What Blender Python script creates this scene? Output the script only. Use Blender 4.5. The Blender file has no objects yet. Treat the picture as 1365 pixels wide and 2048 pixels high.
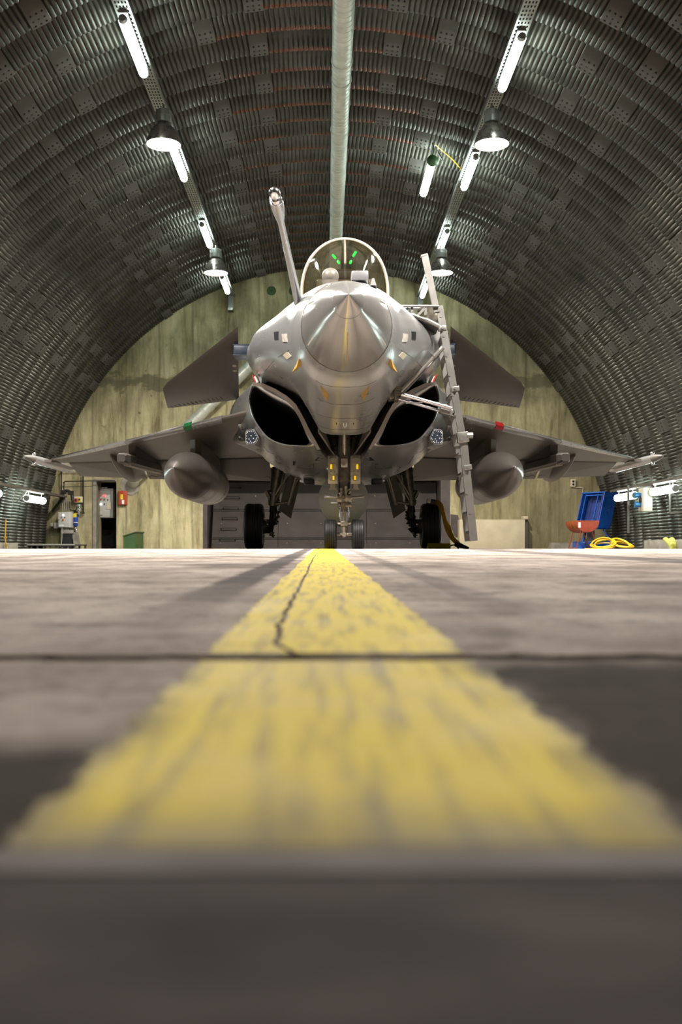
import bpy, bmesh, math, random
from mathutils import Vector as V, Matrix as M
from mathutils.bvhtree import BVHTree
random.seed(7)
sc = bpy.context.scene
C = sc.collection
PI = math.pi

# ---------------------------------------------------------------- camera, world, exposure
F, HZ, VX, ZC = 1991.0, 1095.0, 652.0, 0.03      # focal length in px, horizon row, vanishing column, eye height
cam = bpy.data.cameras.new('camera')
camo = bpy.data.objects.new('camera', cam); C.objects.link(camo)
cam.sensor_fit = 'VERTICAL'; cam.sensor_height = 36.0; cam.sensor_width = 24.0
cam.lens = F / 2048 * 36
cam.shift_x = (682.5 - VX) / 2048; cam.shift_y = (HZ - 1024) / 2048
cam.clip_start = 0.01; cam.clip_end = 200
camo.location = (0, 0, ZC); camo.rotation_euler = (PI / 2, 0, 0)
cam.dof.use_dof = True; cam.dof.focus_distance = 10.5; cam.dof.aperture_fstop = 5.6
sc.camera = camo
w = bpy.data.worlds.new('night'); sc.world = w; w.use_nodes = True
w.node_tree.nodes['Background'].inputs[0].default_value = (0.55, 0.62, 0.75, 1)
w.node_tree.nodes['Background'].inputs[1].default_value = 0.02
sc.view_settings.view_transform = 'Standard'; sc.view_settings.look = 'None'
sc.view_settings.gamma = 1.0; sc.view_settings.use_curve_mapping = False
sc.view_settings.exposure = 0.35
sc.cycles.use_denoising = True; sc.cycles.use_adaptive_sampling = False
sc.cycles.max_bounces = 7; sc.cycles.diffuse_bounces = 4; sc.cycles.glossy_bounces = 4
sc.cycles.transparent_max_bounces = 12
sc.cycles.sample_clamp_indirect = 3.0; sc.cycles.blur_glossy = 1.0
sc.cycles.caustics_reflective = False; sc.cycles.caustics_refractive = False

def W(px, py, D):                    # photo pixel + distance -> world point
    return V(((px - VX) * D / F, D, ZC + (HZ - py) * D / F))

# ---------------------------------------------------------------- materials
def nodes(name):
    m = bpy.data.materials.new(name); m.use_nodes = True
    nt = m.node_tree; b = nt.nodes['Principled BSDF']
    return m, nt, b
def ramp(nt, fac, stops, x=0):
    r = nt.nodes.new('ShaderNodeValToRGB')
    e = r.color_ramp.elements
    while len(e) < len(stops): e.new(0.5)
    for i, (p, c) in enumerate(stops):
        e[i].position = p
        e[i].color = (c, c, c, 1) if isinstance(c, (int, float)) else (*c, 1)
    nt.links.new(fac, r.inputs[0]); return r.outputs[0]
def noise(nt, vec, scale, detail=4, rough=0.55, dist=0.0):
    n = nt.nodes.new('ShaderNodeTexNoise'); n.inputs['Scale'].default_value = scale
    n.inputs['Detail'].default_value = detail; n.inputs['Roughness'].default_value = rough
    n.inputs['Distortion'].default_value = dist
    if vec is not None: nt.links.new(vec, n.inputs['Vector'])
    return n.outputs[0]
def coords(nt, scale=(1, 1, 1), kind='Object', loc=(0, 0, 0)):
    t = nt.nodes.new('ShaderNodeTexCoord'); mp = nt.nodes.new('ShaderNodeMapping')
    mp.inputs['Scale'].default_value = scale; mp.inputs['Location'].default_value = loc
    nt.links.new(t.outputs[kind], mp.inputs[0]); return mp.outputs[0]
def world_coords(nt, scale=(1, 1, 1)):
    g = nt.nodes.new('ShaderNodeNewGeometry'); mp = nt.nodes.new('ShaderNodeMapping')
    mp.inputs['Scale'].default_value = scale
    nt.links.new(g.outputs['Position'], mp.inputs[0]); return mp.outputs[0]
def mixc(nt, fac, a, b, mode='MIX'):
    n = nt.nodes.new('ShaderNodeMix'); n.data_type = 'RGBA'; n.blend_type = mode
    for sock, val in ((n.inputs[0], fac), (n.inputs[6], a), (n.inputs[7], b)):
        if hasattr(val, 'is_output'): nt.links.new(val, sock)
        elif isinstance(val, (int, float)): sock.default_value = val
        else: sock.default_value = (*val, 1)
    return n.outputs[2]
def mth(nt, op, a, b=0.0):
    n = nt.nodes.new('ShaderNodeMath'); n.operation = op
    for i, val in enumerate((a, b)):
        if hasattr(val, 'is_output'): nt.links.new(val, n.inputs[i])
        else: n.inputs[i].default_value = val
    return n.outputs[0]
def bump(nt, b, h, strength, dist=0.01):
    n = nt.nodes.new('ShaderNodeBump'); n.inputs['Strength'].default_value = strength
    n.inputs['Distance'].default_value = dist
    nt.links.new(h, n.inputs['Height']); nt.links.new(n.outputs[0], b.inputs['Normal'])
def mat(name, col, rough=0.5, metal=0.0, var=0.12, scale=4.0, bmp=0.0, bscale=60.0, coat=0.0, rvar=0.1, emit=None):
    m, nt, b = nodes(name)
    co = coords(nt)
    n = noise(nt, co, scale)
    lo = tuple(c * (1 - var) for c in col); hi = tuple(min(1, c * (1 + var)) for c in col)
    nt.links.new(ramp(nt, n, [(0.3, lo), (0.7, hi)]), b.inputs['Base Color'])
    n2 = noise(nt, co, scale * 2, 2, 0.5)
    nt.links.new(ramp(nt, n2, [(0.3, max(0, rough - rvar)), (0.7, min(1, rough + rvar))]), b.inputs['Roughness'])
    b.inputs['Metallic'].default_value = metal
    b.inputs['Coat Weight'].default_value = coat; b.inputs['Coat Roughness'].default_value = 0.12
    if bmp: bump(nt, b, noise(nt, co, bscale), bmp, 0.004)
    if emit:
        b.inputs['Emission Color'].default_value = (*emit[0], 1); b.inputs['Emission Strength'].default_value = emit[1]
    return m
MT = {}
# aircraft
def jet_paint(name, col, rough=0.3, metal=0.45):
    m, nt, b = nodes(name)
    co = coords(nt, (1, 0.35, 1)); n = noise(nt, co, 2.2, 3, 0.5)
    nt.links.new(ramp(nt, n, [(0.3, tuple(c * 0.93 for c in col)), (0.7, tuple(c * 1.05 for c in col))]), b.inputs['Base Color'])
    n2 = noise(nt, co, 5.0, 2, 0.5)
    nt.links.new(ramp(nt, n2, [(0.25, rough - 0.015), (0.8, rough + 0.02)]), b.inputs['Roughness'])
    b.inputs['Metallic'].default_value = metal
    b.inputs['Coat Weight'].default_value = 0.0
    return m
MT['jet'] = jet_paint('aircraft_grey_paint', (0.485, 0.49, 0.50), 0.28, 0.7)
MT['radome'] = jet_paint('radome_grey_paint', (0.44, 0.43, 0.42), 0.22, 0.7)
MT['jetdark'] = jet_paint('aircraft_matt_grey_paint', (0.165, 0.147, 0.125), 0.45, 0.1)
MT['jetcan'] = jet_paint('canard_dark_grey_paint', (0.075, 0.063, 0.056), 0.5, 0.05)
MT['tank'] = jet_paint('tank_grey_paint', (0.22, 0.198, 0.182), 0.3, 0.35)
MT['tankgreen'] = jet_paint('tank_pale_paint', (0.5, 0.53, 0.48), 0.45, 0.15)
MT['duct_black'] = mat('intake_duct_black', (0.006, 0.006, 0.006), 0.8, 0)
MT['bay'] = mat('bay_dark_primer', (0.035, 0.03, 0.026), 0.55, 0.2)
MT['gear'] = mat('gear_dark_metal', (0.17, 0.155, 0.125), 0.36, 0.6, 0.3, 12)
MT['gearmid'] = mat('gear_grey_metal', (0.42, 0.38, 0.31), 0.36, 0.65, 0.25, 12)
MT['chrome'] = mat('polished_chrome', (0.85, 0.85, 0.88), 0.2, 1.0, 0.03, rvar=0.03)
MT['alu'] = mat('ladder_aluminium', (0.34, 0.33, 0.315), 0.36, 0.8, 0.06, 5, rvar=0.02)
MT['rubber'] = mat('tyre_rubber', (0.02, 0.02, 0.021), 0.55, 0, 0.3, 9, 0.1)
MT['blackp'] = mat('black_plastic', (0.012, 0.012, 0.014), 0.45)
MT['navy'] = mat('dark_blue_coating', (0.02, 0.03, 0.05), 0.4, 0.2)
MT['ochre'] = mat('ochre_cover', (0.42, 0.25, 0.04), 0.5, 0.2)
MT['cream'] = mat('cream_paint', (0.62, 0.56, 0.42), 0.5)
MT['white'] = mat('white_paint', (0.75, 0.74, 0.72), 0.5, 0, 0.06)
MT['red'] = mat('red_paint', (0.5, 0.02, 0.02), 0.4)
MT['green'] = mat('green_paint', (0.02, 0.2, 0.06), 0.4)
MT['line'] = mat('panel_line_dark', (0.03, 0.026, 0.022), 0.7)
MT['seat'] = mat('seat_brown_fabric', (0.07, 0.055, 0.04), 0.8)
MT['frame'] = mat('canopy_frame_pale', (0.66, 0.6, 0.53), 0.35, 0.3)
MT['ggreen'] = mat('green_display', (0.0, 0.3, 0.05), 0.4, emit=((0.02, 1.0, 0.06), 2.5))
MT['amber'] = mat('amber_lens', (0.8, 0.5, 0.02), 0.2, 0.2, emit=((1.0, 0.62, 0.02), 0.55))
MT['lens'] = mat('lamp_lens', (0.75, 0.68, 0.45), 0.2, 0.6)
def glass(name, tint, refl):
    m = bpy.data.materials.new(name); m.use_nodes = True; nt = m.node_tree; nt.nodes.clear()
    o = nt.nodes.new('ShaderNodeOutputMaterial'); mx = nt.nodes.new('ShaderNodeMixShader')
    t = nt.nodes.new('ShaderNodeBsdfTransparent'); g = nt.nodes.new('ShaderNodeBsdfGlossy')
    g.inputs['Roughness'].default_value = 0.03; g.inputs['Color'].default_value = (1, 0.97, 0.9, 1)
    t.inputs[0].default_value = (*tint, 1)
    lw = nt.nodes.new('ShaderNodeLayerWeight'); lw.inputs[0].default_value = refl
    fc = mth(nt, 'ADD', mth(nt, 'MULTIPLY', mth(nt, 'POWER', lw.outputs[1], 3.0), refl), 0.04)
    lw.inputs[0].default_value = 0.5
    nt.links.new(fc, mx.inputs[0]); nt.links.new(t.outputs[0], mx.inputs[1]); nt.links.new(g.outputs[0], mx.inputs[2])
    nt.links.new(mx.outputs[0], o.inputs[0]); return m
MT['canopy'] = glass('tinted_canopy_glass', (0.70, 0.67, 0.58), 0.7)
# building
def corrugated():
    m, nt, b = nodes('galvanised_corrugated_steel')
    co = world_coords(nt)
    n = noise(nt, co, 1.3, 6, 0.65)
    base = ramp(nt, n, [(0.3, (0.03, 0.0285, 0.023)), (0.55, (0.06, 0.057, 0.046)), (0.8, (0.095, 0.09, 0.074))])
    at = nt.nodes.new('ShaderNodeAttribute'); at.attribute_name = 'rust'
    n2 = noise(nt, world_coords(nt, (1.1, 0.8, 1.1)), 1.6, 5, 0.6)
    n3 = noise(nt, co, 22, 3)
    k = mth(nt, 'MULTIPLY', at.outputs['Fac'], ramp(nt, mth(nt, 'ADD', mth(nt, 'MULTIPLY', n2, 0.75), mth(nt, 'MULTIPLY', n3, 0.25)), [(0.40, 0.0), (0.46, 1.0)]))
    nt.links.new(mixc(nt, k, base, (0.13, 0.036, 0.014)), b.inputs['Base Color'])
    b.inputs['Metallic'].default_value = 0.7
    nt.links.new(ramp(nt, noise(nt, co, 5, 4), [(0.3, 0.42), (0.7, 0.56)]), b.inputs['Roughness'])
    return m
MT['corr'] = corrugated()
MT['plate'] = mat('splice_plate_steel', (0.07, 0.066, 0.055), 0.55, 0.4, 0.3, 6)
MT['galv'] = mat('galvanised_duct', (0.52, 0.54, 0.47), 0.42, 0.45, 0.15, 5)
MT['tray'] = mat('cable_tray_steel', (0.3, 0.31, 0.29), 0.4, 0.75, 0.2, 10)
MT['railm'] = mat('lighting_rail_steel', (0.13, 0.115, 0.1), 0.45, 0.5, 0.2, 10)
def concrete_wall():
    m, nt, b = nodes('board_marked_concrete')
    v = world_coords(nt, (3.2, 1, 0.5)); n = noise(nt, v, 1.0, 9, 0.72, 0.3)
    v2 = world_coords(nt, (1, 1, 1)); n2 = noise(nt, v2, 0.55, 7, 0.6, 0.6)
    n3 = noise(nt, v2, 5.5, 8, 0.7)
    base = ramp(nt, n, [(0.3, (0.13, 0.108, 0.05)), (0.42, (0.33, 0.288, 0.15)), (0.55, (0.53, 0.47, 0.265)), (0.72, (0.68, 0.61, 0.38))])
    base = mixc(nt, ramp(nt, n2, [(0.38, 0.9), (0.58, 0.0)]), base, mixc(nt, 0.62, base, (0.11, 0.095, 0.05)))
    base = mixc(nt, ramp(nt, n3, [(0.27, 0.85), (0.37, 0.0)]), base, (0.09, 0.08, 0.05))
    # damp band under the old pour joint
    sx = nt.nodes.new('ShaderNodeSeparateXYZ'); nt.links.new(v2, sx.inputs[0])
    zz = mth(nt, 'ADD', sx.outputs[2], mth(nt, 'MULTIPLY', noise(nt, world_coords(nt, (1.5, 1, 2.5)), 1.6, 6, 0.65), 0.9))
    band = ramp(nt, mth(nt, 'DIVIDE', mth(nt, 'SUBTRACT', zz, 4.75), 1.2), [(0.10, 0.0), (0.17, 1.0), (0.36, 1.0), (0.46, 0.0)])
    base = mixc(nt, mth(nt, 'MULTIPLY', band, 0.72), base, (0.115, 0.105, 0.06))
    # board joints
    wv = nt.nodes.new('ShaderNodeTexWave'); wv.wave_type = 'BANDS'; wv.bands_direction = 'X'
    wv.inputs['Scale'].default_value = 0.34; wv.inputs['Distortion'].default_value = 0.5; wv.inputs['Detail'].default_value = 2
    nt.links.new(v2, wv.inputs[0])
    jl = ramp(nt, wv.outputs[0], [(0.0, 1.0), (0.02, 0.0)])
    base = mixc(nt, mth(nt, 'MULTIPLY', mth(nt, 'MULTIPLY', jl, n2), 0.75), base, (0.08, 0.07, 0.04))
    # darker, browner concrete on the right of the recess
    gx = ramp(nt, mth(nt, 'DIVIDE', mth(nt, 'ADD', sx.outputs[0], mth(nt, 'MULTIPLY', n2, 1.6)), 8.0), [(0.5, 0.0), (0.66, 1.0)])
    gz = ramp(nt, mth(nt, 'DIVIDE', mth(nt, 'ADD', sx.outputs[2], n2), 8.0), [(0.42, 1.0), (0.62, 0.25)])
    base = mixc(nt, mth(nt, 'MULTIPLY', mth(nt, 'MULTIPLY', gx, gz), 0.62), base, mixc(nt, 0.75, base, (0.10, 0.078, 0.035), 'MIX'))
    nt.links.new(base, b.inputs['Base Color']); b.inputs['Roughness'].default_value = 0.85
    bump(nt, b, mth(nt, 'SUBTRACT', mth(nt, 'ADD', n, mth(nt, 'MULTIPLY', n3, 0.5)), mth(nt, 'MULTIPLY', jl, 0.15)), 0.45, 0.03)
    return m
MT['conc'] = concrete_wall()
MT['plaster'] = mat('smooth_plaster', (0.5, 0.43, 0.29), 0.8, 0, 0.12, 3, 0.15, 30)
MT['kerb'] = mat('kerb_concrete', (0.26, 0.235, 0.19), 0.85, 0, 0.3, 5, 0.3, 40)
MT['deflector'] = mat('brown_steel_plate', (0.036, 0.028, 0.024), 0.85, 0.0, 0.2, 2.5, 0.06, 40)
MT['jamb'] = mat('dark_brown_steel', (0.075, 0.058, 0.055), 0.5, 0.3, 0.2)
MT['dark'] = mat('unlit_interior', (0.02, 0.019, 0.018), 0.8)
def floor_mat(name, near):
    m, nt, b = nodes(name)
    v = world_coords(nt, (1, 1, 1))
    if near:
        big = noise(nt, world_coords(nt, (2.4, 1.3, 1)), 1.7, 6, 0.6); fine = noise(nt, v, 70, 6, 0.7); mid = noise(nt, world_coords(nt, (5, 4.0, 1)), 2.2, 7, 0.65)
    else:
        big = noise(nt, world_coords(nt, (0.8, 0.5, 1)), 0.6, 6, 0.6); fine = noise(nt, v, 20, 6, 0.7); mid = noise(nt, v, 2.0, 7, 0.65)
    base = ramp(nt, big, [(0.33, (0.25, 0.205, 0.178)), (0.48, (0.42, 0.36, 0.32)), (0.66, (0.60, 0.525, 0.475))])
    if not near: base = mixc(nt, 1.0, base, (0.58, 0.57, 0.56), 'MULTIPLY')
    base = mixc(nt, ramp(nt, mid, [(0.34, 0.6), (0.48, 0.0)]), base, (0.10, 0.084, 0.072))
    stain = noise(nt, world_coords(nt, (0.9, 1.6, 1)), 1.1, 7, 0.62, 0.4)
    base = mixc(nt, ramp(nt, stain, [(0.38, 0.55), (0.48, 0.0)]), base, (0.085, 0.07, 0.06))
    base = mixc(nt, ramp(nt, fine, [(0.3, 0.55), (0.5, 0.0)]), base, (0.1, 0.085, 0.075))
    # dark bands running along either side of the guide line
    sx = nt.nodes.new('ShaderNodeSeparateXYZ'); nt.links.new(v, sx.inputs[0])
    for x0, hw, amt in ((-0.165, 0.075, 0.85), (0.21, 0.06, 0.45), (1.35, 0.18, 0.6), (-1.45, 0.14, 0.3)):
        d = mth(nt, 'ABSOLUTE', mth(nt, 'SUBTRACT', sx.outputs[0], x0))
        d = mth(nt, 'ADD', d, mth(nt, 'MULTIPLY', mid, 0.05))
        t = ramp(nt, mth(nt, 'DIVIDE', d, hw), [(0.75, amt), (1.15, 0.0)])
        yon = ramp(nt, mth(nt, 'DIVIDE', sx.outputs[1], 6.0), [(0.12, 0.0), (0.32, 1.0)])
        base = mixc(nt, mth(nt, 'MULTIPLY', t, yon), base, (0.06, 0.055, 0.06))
    if near:                                   # dark patches beside the line near the threshold
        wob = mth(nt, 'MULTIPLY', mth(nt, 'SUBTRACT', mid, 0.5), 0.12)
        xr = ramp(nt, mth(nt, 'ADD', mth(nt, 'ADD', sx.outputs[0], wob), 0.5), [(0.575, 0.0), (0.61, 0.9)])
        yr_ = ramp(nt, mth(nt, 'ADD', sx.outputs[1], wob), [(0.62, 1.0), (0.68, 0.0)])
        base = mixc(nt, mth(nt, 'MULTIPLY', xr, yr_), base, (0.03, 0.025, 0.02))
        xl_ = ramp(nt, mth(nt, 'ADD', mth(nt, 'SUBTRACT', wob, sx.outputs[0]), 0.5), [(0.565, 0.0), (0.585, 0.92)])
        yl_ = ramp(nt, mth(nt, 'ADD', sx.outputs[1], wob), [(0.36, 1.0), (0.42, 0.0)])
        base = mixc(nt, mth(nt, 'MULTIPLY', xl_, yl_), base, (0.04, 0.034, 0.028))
    nt.links.new(base, b.inputs['Base Color'])
    nt.links.new(ramp(nt, big, [(0.3, 0.8), (0.7, 1.0)]), b.inputs['Roughness'])
    b.inputs['Specular IOR Level'].default_value = 0.03 if near else 0.15
    bump(nt, b, mth(nt, 'ADD', fine, mth(nt, 'MULTIPLY', mid, 0.6)), 0.35, 0.003 if near else 0.004)
    return m
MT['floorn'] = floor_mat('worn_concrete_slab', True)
MT['floor'] = floor_mat('hangar_floor_concrete', False)
def apron_mat():
    m, nt, b = nodes('threshold_concrete')
    n = noise(nt, world_coords(nt, (6, 14, 1)), 2.0, 6, 0.6)
    nt.links.new(ramp(nt, n, [(0.3, (0.04, 0.033, 0.031)), (0.7, (0.10, 0.084, 0.08))]), b.inputs['Base Color'])
    b.inputs['Roughness'].default_value = 0.9; b.inputs['Specular IOR Level'].default_value = 0.1
    bump(nt, b, noise(nt, world_coords(nt), 120, 4), 0.3, 0.002); return m
MT['apron'] = apron_mat()
MT['edgestrip'] = mat('threshold_edge_concrete', (0.17, 0.145, 0.14), 0.95, 0, 0.3, 25)
def line_paint():
    m, nt, b = nodes('worn_yellow_line_paint')
    v = world_coords(nt, (46, 3.5, 1)); n = noise(nt, v, 1.6, 5, 0.6)
    v2 = world_coords(nt); n2 = noise(nt, v2, 9, 6, 0.6); n3 = noise(nt, v2, 120, 4, 0.7)
    col = ramp(nt, n2, [(0.3, (0.56, 0.41, 0.004)), (0.5, (0.70, 0.525, 0.01)), (0.72, (0.80, 0.64, 0.08))])
    worn = ramp(nt, mth(nt, 'ADD', mth(nt, 'MULTIPLY', n, 0.85), mth(nt, 'MULTIPLY', n3, 0.15)), [(0.34, 0.8), (0.52, 0.0)])
    col = mixc(nt, worn, col, (0.16, 0.125, 0.05))
    s3 = nt.nodes.new('ShaderNodeSeparateXYZ'); nt.links.new(v2, s3.inputs[0])       # scuffed away at the threshold and the edges
    yy_ = mth(nt, 'ADD', s3.outputs[1], mth(nt, 'MULTIPLY', n2, 0.12))
    col = mixc(nt, ramp(nt, yy_, [(0.305, 0.85), (0.37, 0.0)]), col, (0.10, 0.075, 0.03))
    ex = mth(nt, 'ADD', mth(nt, 'ABSOLUTE', mth(nt, 'SUBTRACT', s3.outputs[0], 0.007)), mth(nt, 'MULTIPLY', mth(nt, 'SUBTRACT', n2, 0.5), 0.05))
    col = mixc(nt, mth(nt, 'MULTIPLY', ramp(nt, ex, [(0.078, 0.0), (0.094, 0.85)]), ramp(nt, s3.outputs[1], [(0.6, 1.0), (0.95, 0.25)])), col, (0.13, 0.105, 0.07))
    nt.links.new(col, b.inputs['Base Color'])
    nt.links.new(ramp(nt, n2, [(0.3, 0.55), (0.7, 0.8)]), b.inputs['Roughness']); b.inputs['Specular IOR Level'].default_value = 0.12
    bump(nt, b, mth(nt, 'ADD', n, n3), 0.4, 0.0012); return m
MT['yline'] = line_paint()
# small things
MT['boxgrey'] = mat('enclosure_grey', (0.5, 0.49, 0.46), 0.4, 0, 0.06)
MT['boxbeige'] = mat('enclosure_beige', (0.47, 0.43, 0.33), 0.45, 0, 0.08)
MT['blue'] = mat('blue_lacquer', (0.01, 0.09, 0.42), 0.32, 0.0, 0.15, coat=0.4)
MT['bluein'] = mat('navy_lacquer', (0.012, 0.03, 0.16), 0.45)
MT['rust'] = mat('red_oxide_paint', (0.26, 0.035, 0.012), 0.45, 0.1, 0.25, 6)
MT['rustor'] = mat('orange_oxide_paint', (0.40, 0.075, 0.012), 0.45, 0.1, 0.25, 6)
MT['cable'] = mat('yellow_cable_jacket', (0.72, 0.42, 0.015), 0.4, 0, 0.15, 20)
MT['yplast'] = mat('yellow_plastic', (0.72, 0.55, 0.02), 0.4)
MT['yrope'] = mat('yellow_green_rope', (0.36, 0.33, 0.06), 0.8, 0, 0.35, 30, 0.6, 90)
MT['bplast'] = mat('blue_plastic', (0.01, 0.05, 0.35), 0.35)
MT['teal'] = mat('socket_blue', (0.01, 0.12, 0.28), 0.4)
MT['firered'] = mat('call_point_red', (0.38, 0.045, 0.012), 0.45)
MT['dgreen'] = mat('dark_green_paint', (0.035, 0.085, 0.025), 0.5, 0, 0.2)
MT['pipeb'] = mat('black_conduit', (0.02, 0.018, 0.015), 0.45)
MT['pipeg'] = mat('grey_conduit', (0.3, 0.28, 0.24), 0.5)
MT['shade'] = mat('lamp_shade_metal', (0.34, 0.3, 0.27), 0.28, 0.8, 0.1)
MT['housing'] = mat('lamp_housing', (0.22, 0.22, 0.2), 0.45, 0.4)
MT['ledr'] = mat('red_pilot_lamp', (0.6, 0, 0), 0.4, emit=((1, 0.03, 0.04), 4))
MT['ledw'] = mat('white_pilot_lamp', (0.6, 0.7, 0.9), 0.4, emit=((0.75, 0.9, 1), 4))
def emitter(name, col, s):
    m = bpy.data.materials.new(name); m.use_nodes = True; nt = m.node_tree; nt.nodes.clear()
    o = nt.nodes.new('ShaderNodeOutputMaterial'); e = nt.nodes.new('ShaderNodeEmission')
    e.inputs[0].default_value = (*col, 1); e.inputs[1].default_value = s
    nt.links.new(e.outputs[0], o.inputs[0]); return m
TUBE, DISC, DOMEW = 26.0, 12.0, 520.0
MT['tube'] = emitter('fluorescent_tube_glow', (0.82, 1.0, 0.93), TUBE)
MT['disc'] = emitter('dome_lamp_glow', (1.0, 0.93, 0.88), DISC)

# ---------------------------------------------------------------- mesh helpers
def frame(d):
    d = V(d).normalized(); up = V((0, 0, 1)) if abs(d.z) < 0.93 else V((0, 1, 0))
    a = d.cross(up).normalized(); return d, a, a.cross(d).normalized()
def crom(pts, n, closed=False):
    """resample control points with a Catmull-Rom curve to n points"""
    P = [V(p) for p in pts]; m = len(P); out = []
    segs = m if closed else m - 1
    for i in range(n):
        t = i * segs / (n if closed else n - 1); k = min(int(t), segs - 1); u = t - k
        g = (lambda j: P[j % m]) if closed else (lambda j: P[max(0, min(m - 1, j))])
        a, b, c, d = g(k - 1), g(k), g(k + 1), g(k + 2)
        out.append(0.5 * (2 * b + (c - a) * u + (2 * a - 5 * b + 4 * c - d) * u * u + (3 * b - a - 3 * c + d) * u ** 3))
    return out
class MB:
    def __init__(s): s.v = []; s.f = []
    def add(s, vs, fs):
        o = len(s.v); s.v += [tuple(p) for p in vs]; s.f += [tuple(i + o for i in f) for f in fs]; return s
    def box(s, c, d, rot=None, bev=0.0):
        c = V(c); h = V(d) / 2; R = rot or M.Identity(3)
        if bev <= 0:
            vs = [c + R @ V((sx * h.x, sy * h.y, sz * h.z)) for sz in (-1, 1) for sy in (-1, 1) for sx in (-1, 1)]
            return s.add(vs, [(0, 2, 3, 1), (4, 5, 7, 6), (0, 1, 5, 4), (2, 6, 7, 3), (0, 4, 6, 2), (1, 3, 7, 5)])
        b = min(bev, min(h) * 0.9); bm = bmesh.new(); bmesh.ops.create_cube(bm, size=1)
        for v in bm.verts: v.co = V((v.co.x * d[0], v.co.y * d[1], v.co.z * d[2]))
        bmesh.ops.bevel(bm, geom=bm.edges[:], offset=b, segments=2, profile=0.6, affect='EDGES')
        bm.verts.index_update()
        s.add([c + R @ v.co for v in bm.verts], [[v.index for v in f.verts] for f in bm.faces]); bm.free(); return s
    def box2(s, a, b, bev=0.0):
        a, b = V(a), V(b); return s.box((a + b) / 2, [abs(b[i] - a[i]) for i in range(3)], None, bev)
    def bar(s, p, q, wd, ht, up=(0, 0, 1)):
        p, q = V(p), V(q); d = (q - p).normalized(); u = V(up)
        a = d.cross(u)
        if a.length < 1e-4: a = d.cross(V((1, 0, 0)))
        a.normalize(); u = a.cross(d).normalized()
        vs = [e + a * sx * wd / 2 + u * sz * ht / 2 for e in (p, q) for sz in (-1, 1) for sx in (-1, 1)]
        return s.add(vs, [(0, 1, 3, 2), (4, 6, 7, 5), (0, 4, 5, 1), (2, 3, 7, 6), (0, 2, 6, 4), (1, 5, 7, 3)])
    def cyl(s, p, q, r, r2=None, n=16, caps=True):
        p, q = V(p), V(q); r2 = r if r2 is None else r2; d, a, b = frame(q - p); vs = []
        for e, rr in ((p, r), (q, r2)):
            vs += [e + (a * math.cos(2 * PI * i / n) + b * math.sin(2 * PI * i / n)) * rr for i in range(n)]
        fs = [(i, (i + 1) % n, n + (i + 1) % n, n + i) for i in range(n)]
        if caps: fs += [tuple(range(n))[::-1], tuple(range(n, 2 * n))]
        return s.add(vs, fs)
    def lathe(s, o, ax, prof, n=24, sq=(1, 1), caps=True):
        """prof: list of (distance along axis, radius)"""
        o = V(o); d, a, b = frame(ax); vs = []
        for t, r in prof:
            vs += [o + d * t + (a * math.cos(2 * PI * i / n) * sq[0] + b * math.sin(2 * PI * i / n) * sq[1]) * r for i in range(n)]
        fs = []
        for k in range(len(prof) - 1):
            fs += [(k * n + i, k * n + (i + 1) % n, (k + 1) * n + (i + 1) % n, (k + 1) * n + i) for i in range(n)]
        if caps: fs += [tuple(range(n))[::-1], tuple(range((len(prof) - 1) * n, len(prof) * n))]
        return s.add(vs, fs)
    def tube(s, pts, r, n=10, closed=False):
        P = [V(p) for p in pts]; m = len(P); vs = []; pa = None
        for i, p in enumerate(P):
            t = (P[(i + 1) % m] - P[i - 1]) if closed else (P[min(i + 1, m - 1)] - P[max(i - 1, 0)])
            t.normalize()
            if pa is None: _, a, b = frame(t)
            else:
                a = (pa - t * pa.dot(t)).normalized(); b = a.cross(t)
            pa = a; b = t.cross(a)
            rr = r[i] if isinstance(r, (list, tuple)) else r
            vs += [p + (a * math.cos(2 * PI * k / n) + b * math.sin(2 * PI * k / n)) * rr for k in range(n)]
        fs = []
        for i in range(m if closed else m - 1):
            j = (i + 1) % m
            fs += [(i * n + k, i * n + (k + 1) % n, j * n + (k + 1) % n, j * n + k) for k in range(n)]
        if not closed: fs += [tuple(range(n))[::-1], tuple(range((m - 1) * n, m * n))]
        return s.add(vs, fs)
    def loft(s, secs, closed=True, cap0=True, cap1=True):
        n = len(secs[0]); vs = [p for q in secs for p in q]; fs = []
        for k in range(len(secs) - 1):
            for i in range(n if closed else n - 1):
                j = (i + 1) % n
                fs.append((k * n + i, k * n + j, (k + 1) * n + j, (k + 1) * n + i))
        if closed and cap0: fs.append(tuple(range(n))[::-1])
        if closed and cap1: fs.append(tuple(range((len(secs) - 1) * n, len(secs) * n)))
        return s.add(vs, fs)
    def prism(s, poly, off):
        """poly: list of 3D points, extruded by the vector off"""
        n = len(poly); off = V(off); vs = [V(p) for p in poly] + [V(p) + off for p in poly]
        return s.add(vs, [tuple(range(n))[::-1], tuple(range(n, 2 * n))] + [(i, (i + 1) % n, n + (i + 1) % n, n + i) for i in range(n)])
    def ball(s, c, r, sc_=(1, 1, 1), nu=20, nv=12, v0=0.0, v1=1.0):
        c = V(c); secs = []
        for k in range(nv + 1):
            th = PI * (v0 + (v1 - v0) * k / nv); rr = max(math.sin(th), 1e-3)
            secs.append([c + V((r * sc_[0] * rr * math.cos(2 * PI * i / nu), r * sc_[1] * rr * math.sin(2 * PI * i / nu), r * sc_[2] * math.cos(th))) for i in range(nu)])
        return s.loft(secs)
    def mesh(s, name, angle=35, recalc=True):
        me = bpy.data.meshes.new(name); me.from_pydata(s.v, [], s.f)
        if recalc:
            bm = bmesh.new(); bm.from_mesh(me); bmesh.ops.recalc_face_normals(bm, faces=bm.faces[:]); bm.to_mesh(me); bm.free()
        if angle:
            me.polygons.foreach_set('use_smooth', [True] * len(me.polygons))
            me.set_sharp_from_angle(angle=math.radians(angle))
        me.update(); return me
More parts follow.
